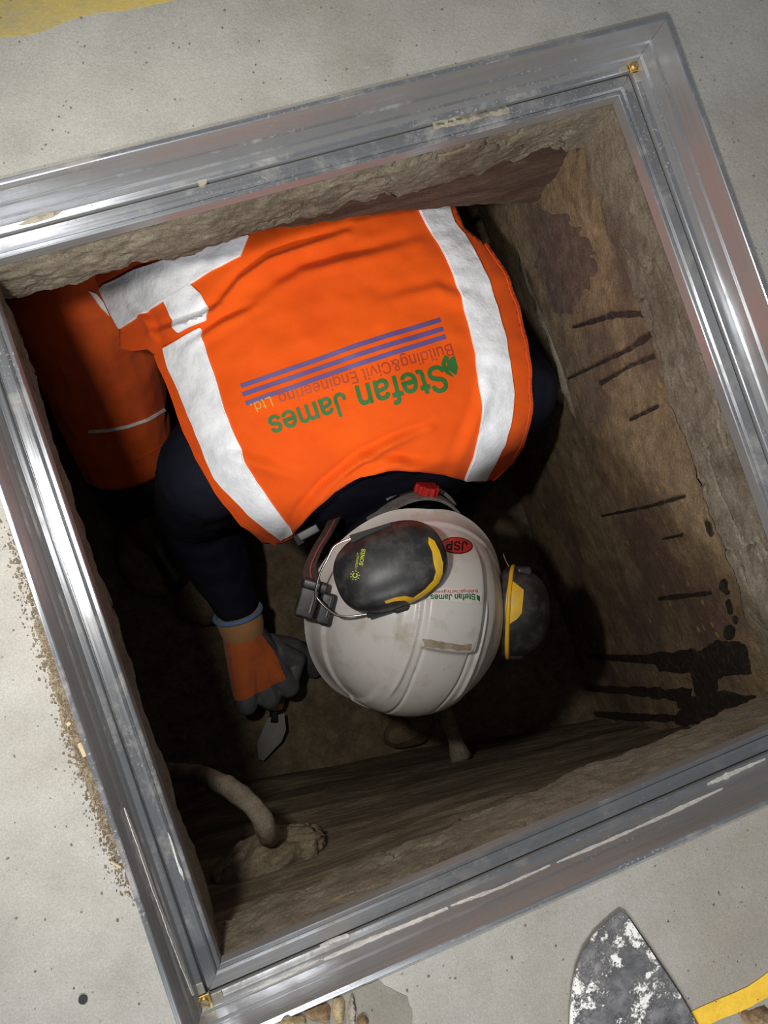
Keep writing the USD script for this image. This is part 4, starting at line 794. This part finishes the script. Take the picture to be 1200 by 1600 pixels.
# broken stones along the lower edge of the frame
def flat(px, r, h, seed, m, label):
    P2 = blotch([(px[0] + r[0] * math.cos(t), px[1] + r[1] * math.sin(t)) for t in np.linspace(0, 2 * math.pi, 14, endpoint=False)], min(r) * .6, seed); q2, f2 = fill(P2, 3.5)
    P = np.array([at(a, b, G) for a, b in q2]); dd = np.array([P2.boundary.distance(Point(a)) for a in q2]); up = h * np.clip(dd / (min(r) * .6), 0, 1) ** .5 + (fbm(P * 160, 5, seed) - .5) * .006 * (dd > .5)
    T = P.copy(); T[:, 2] += up; B = P.copy(); B[:, 2] -= .002
    n = np.cross(T[f2[0][1]] - T[f2[0][0]], T[f2[0][2]] - T[f2[0][0]]); f2 = f2 if n[2] > 0 else f2[:, ::-1]; obj('stone', thicken(T, f2, B), m, None, 35, label, 'stone')
flat((458, 1594), (22, 10), .006, 3, L['tan_stone'], 'flat tan stone at the frame edge, leftmost of the broken stones')
flat((500, 1581), (20, 17), .007, 5, L['rust_stone'], 'rusty brown stone by the frame, second of the broken stones from the left')
flat((531, 1577), (13, 22), .006, 7, L['tan_stone'], 'upright ochre stone by the frame between the rusty and grey stones')
flat((550, 1580), (7, 27), .005, 9, L['grey_stone'], 'narrow grey stone beside the ochre stone at the frame edge')
flat((566, 1594), (10, 11), .005, 11, L['rust_stone'], 'small crumbly brown stone, rightmost of the broken stones by the frame')
flat((1185, 1588), (30, 16), .004, 13, L['rust_stone'], 'brown broken concrete lump below the yellow line at the right corner')
L['damp'] = stone('damp_concrete', [(.2, (.12, .108, .085)), (.5, (.175, .16, .13)), (.85, (.23, .215, .18))], 20, fa=.16, fine=700, rough=.55, bump=.0004, bscale=260)
L['dirty'] = stone('dirty_concrete', [(.2, (.14, .10, .06)), (.5, (.215, .17, .115)), (.85, (.29, .25, .19))], 60, fa=.3, fine=500, rough=.8, bump=.0008, bscale=260)
def patch(pts, j, seed, m, name):
    P2 = blotch(pts, j, seed); q2, f2 = fill(P2, 7); V = np.array([at(a, b, G) for a, b in q2]); V[:, 2] = G + .0003
    n = np.cross(V[f2[0][1]] - V[f2[0][0]], V[f2[0][2]] - V[f2[0][0]]); f2 = f2 if n[2] > 0 else f2[:, ::-1]; obj(name, thicken(V, f2, V - [0, 0, .0006]), m, floor, False)
patch([(480, 1562), (560, 1538), (588, 1528), (600, 1536), (640, 1560), (648, 1590), (640, 1625), (440, 1625), (430, 1590)], 7, 201, L['damp'], 'damp_stain')
patch([(58, 960), (78, 1000), (96, 1046), (118, 1106), (130, 1140), (150, 1200), (172, 1266), (190, 1330), (184, 1336), (160, 1290), (132, 1226), (118, 1180), (100, 1130), (84, 1080), (72, 1030), (50, 975)], 7, 203, L['dirty'], 'dirt_stain')
# wood chips, grit and plug at the left
def chip(a, b, w, label):
    A, B = at(*a, G), at(*b, G); d = unit(B - A); n = np.array([-d[1], d[0], 0]); m = rbox((np.linalg.norm(B - A), w, .0022), .0009, 6); obj('wood_chip', place(m, d, n, np.array([0, 0, 1.]), (A + B) / 2 + [0, 0, .0012]), L['wood'], None, 40, label, 'wood chip')
chip((124, 1160), (134, 1182), .0035, 'long pale wood chip beside the left rail, on brown grit'); chip((106, 1128), (110, 1133), .0035, 'short pale wood chip on brown grit, just above the long one')
chip((173, 1345), (190, 1355), .0015, 'dark thin twig sliver beside the left rail, lowest of the chips')
gv, gf = [], []; base = trimesh.creation.icosphere(0)
for i in range(3200):
    t = rng.random(); e = np.array([(14, 790), (60, 925), (112, 1090), (160, 1240), (205, 1385), (245, 1510)]); yq = 800 + 620 * rng.beta(2, 2); xq = np.interp(yq, e[:, 1], e[:, 0]) - 2 - abs(rng.normal(0, 13)); c = at(xq, yq, G); r = abs(rng.normal(0, .0004)) + .0003
    gv.append(np.asarray(base.vertices) * r * rng.uniform(.6, 1.4, 3) + c + [0, 0, r * .3]); gf.append(np.asarray(base.faces) + i * len(base.vertices))
obj('grit', tm(np.vstack(gv), np.vstack(gf)), L['grit'], None, False, 'loose brown grit swept along the outside of the left rail', 'grit', None, 'stuff')
gv, gf = [], []
for i in range(420):
    xq, yq = rng.uniform(0, 1200), rng.uniform(0, 1600); c = at(xq, yq, G)
    if hole.buffer(.004).contains(Point(c[0], c[1])): continue
    r = abs(rng.normal(0, .0004)) + .0003; gv.append(np.asarray(base.vertices) * r * rng.uniform(.5, 1.6, 3) + c + [0, 0, r * .3]); gf.append(np.asarray(base.faces) + (len(gv) - 1) * len(base.vertices))
obj('crumbs', tm(np.vstack(gv), np.vstack(gf)), L['grit'], None, False, 'tiny brown crumbs scattered over the concrete slab', 'crumbs', None, 'stuff')
pl = trimesh.creation.cylinder(.0032, .002, sections=24); pl.apply_translation(at(130, 1561, G) + [0, 0, .0003]); obj('hole_plug', pl, L['black'], floor, 30, 'small dark plugged hole')
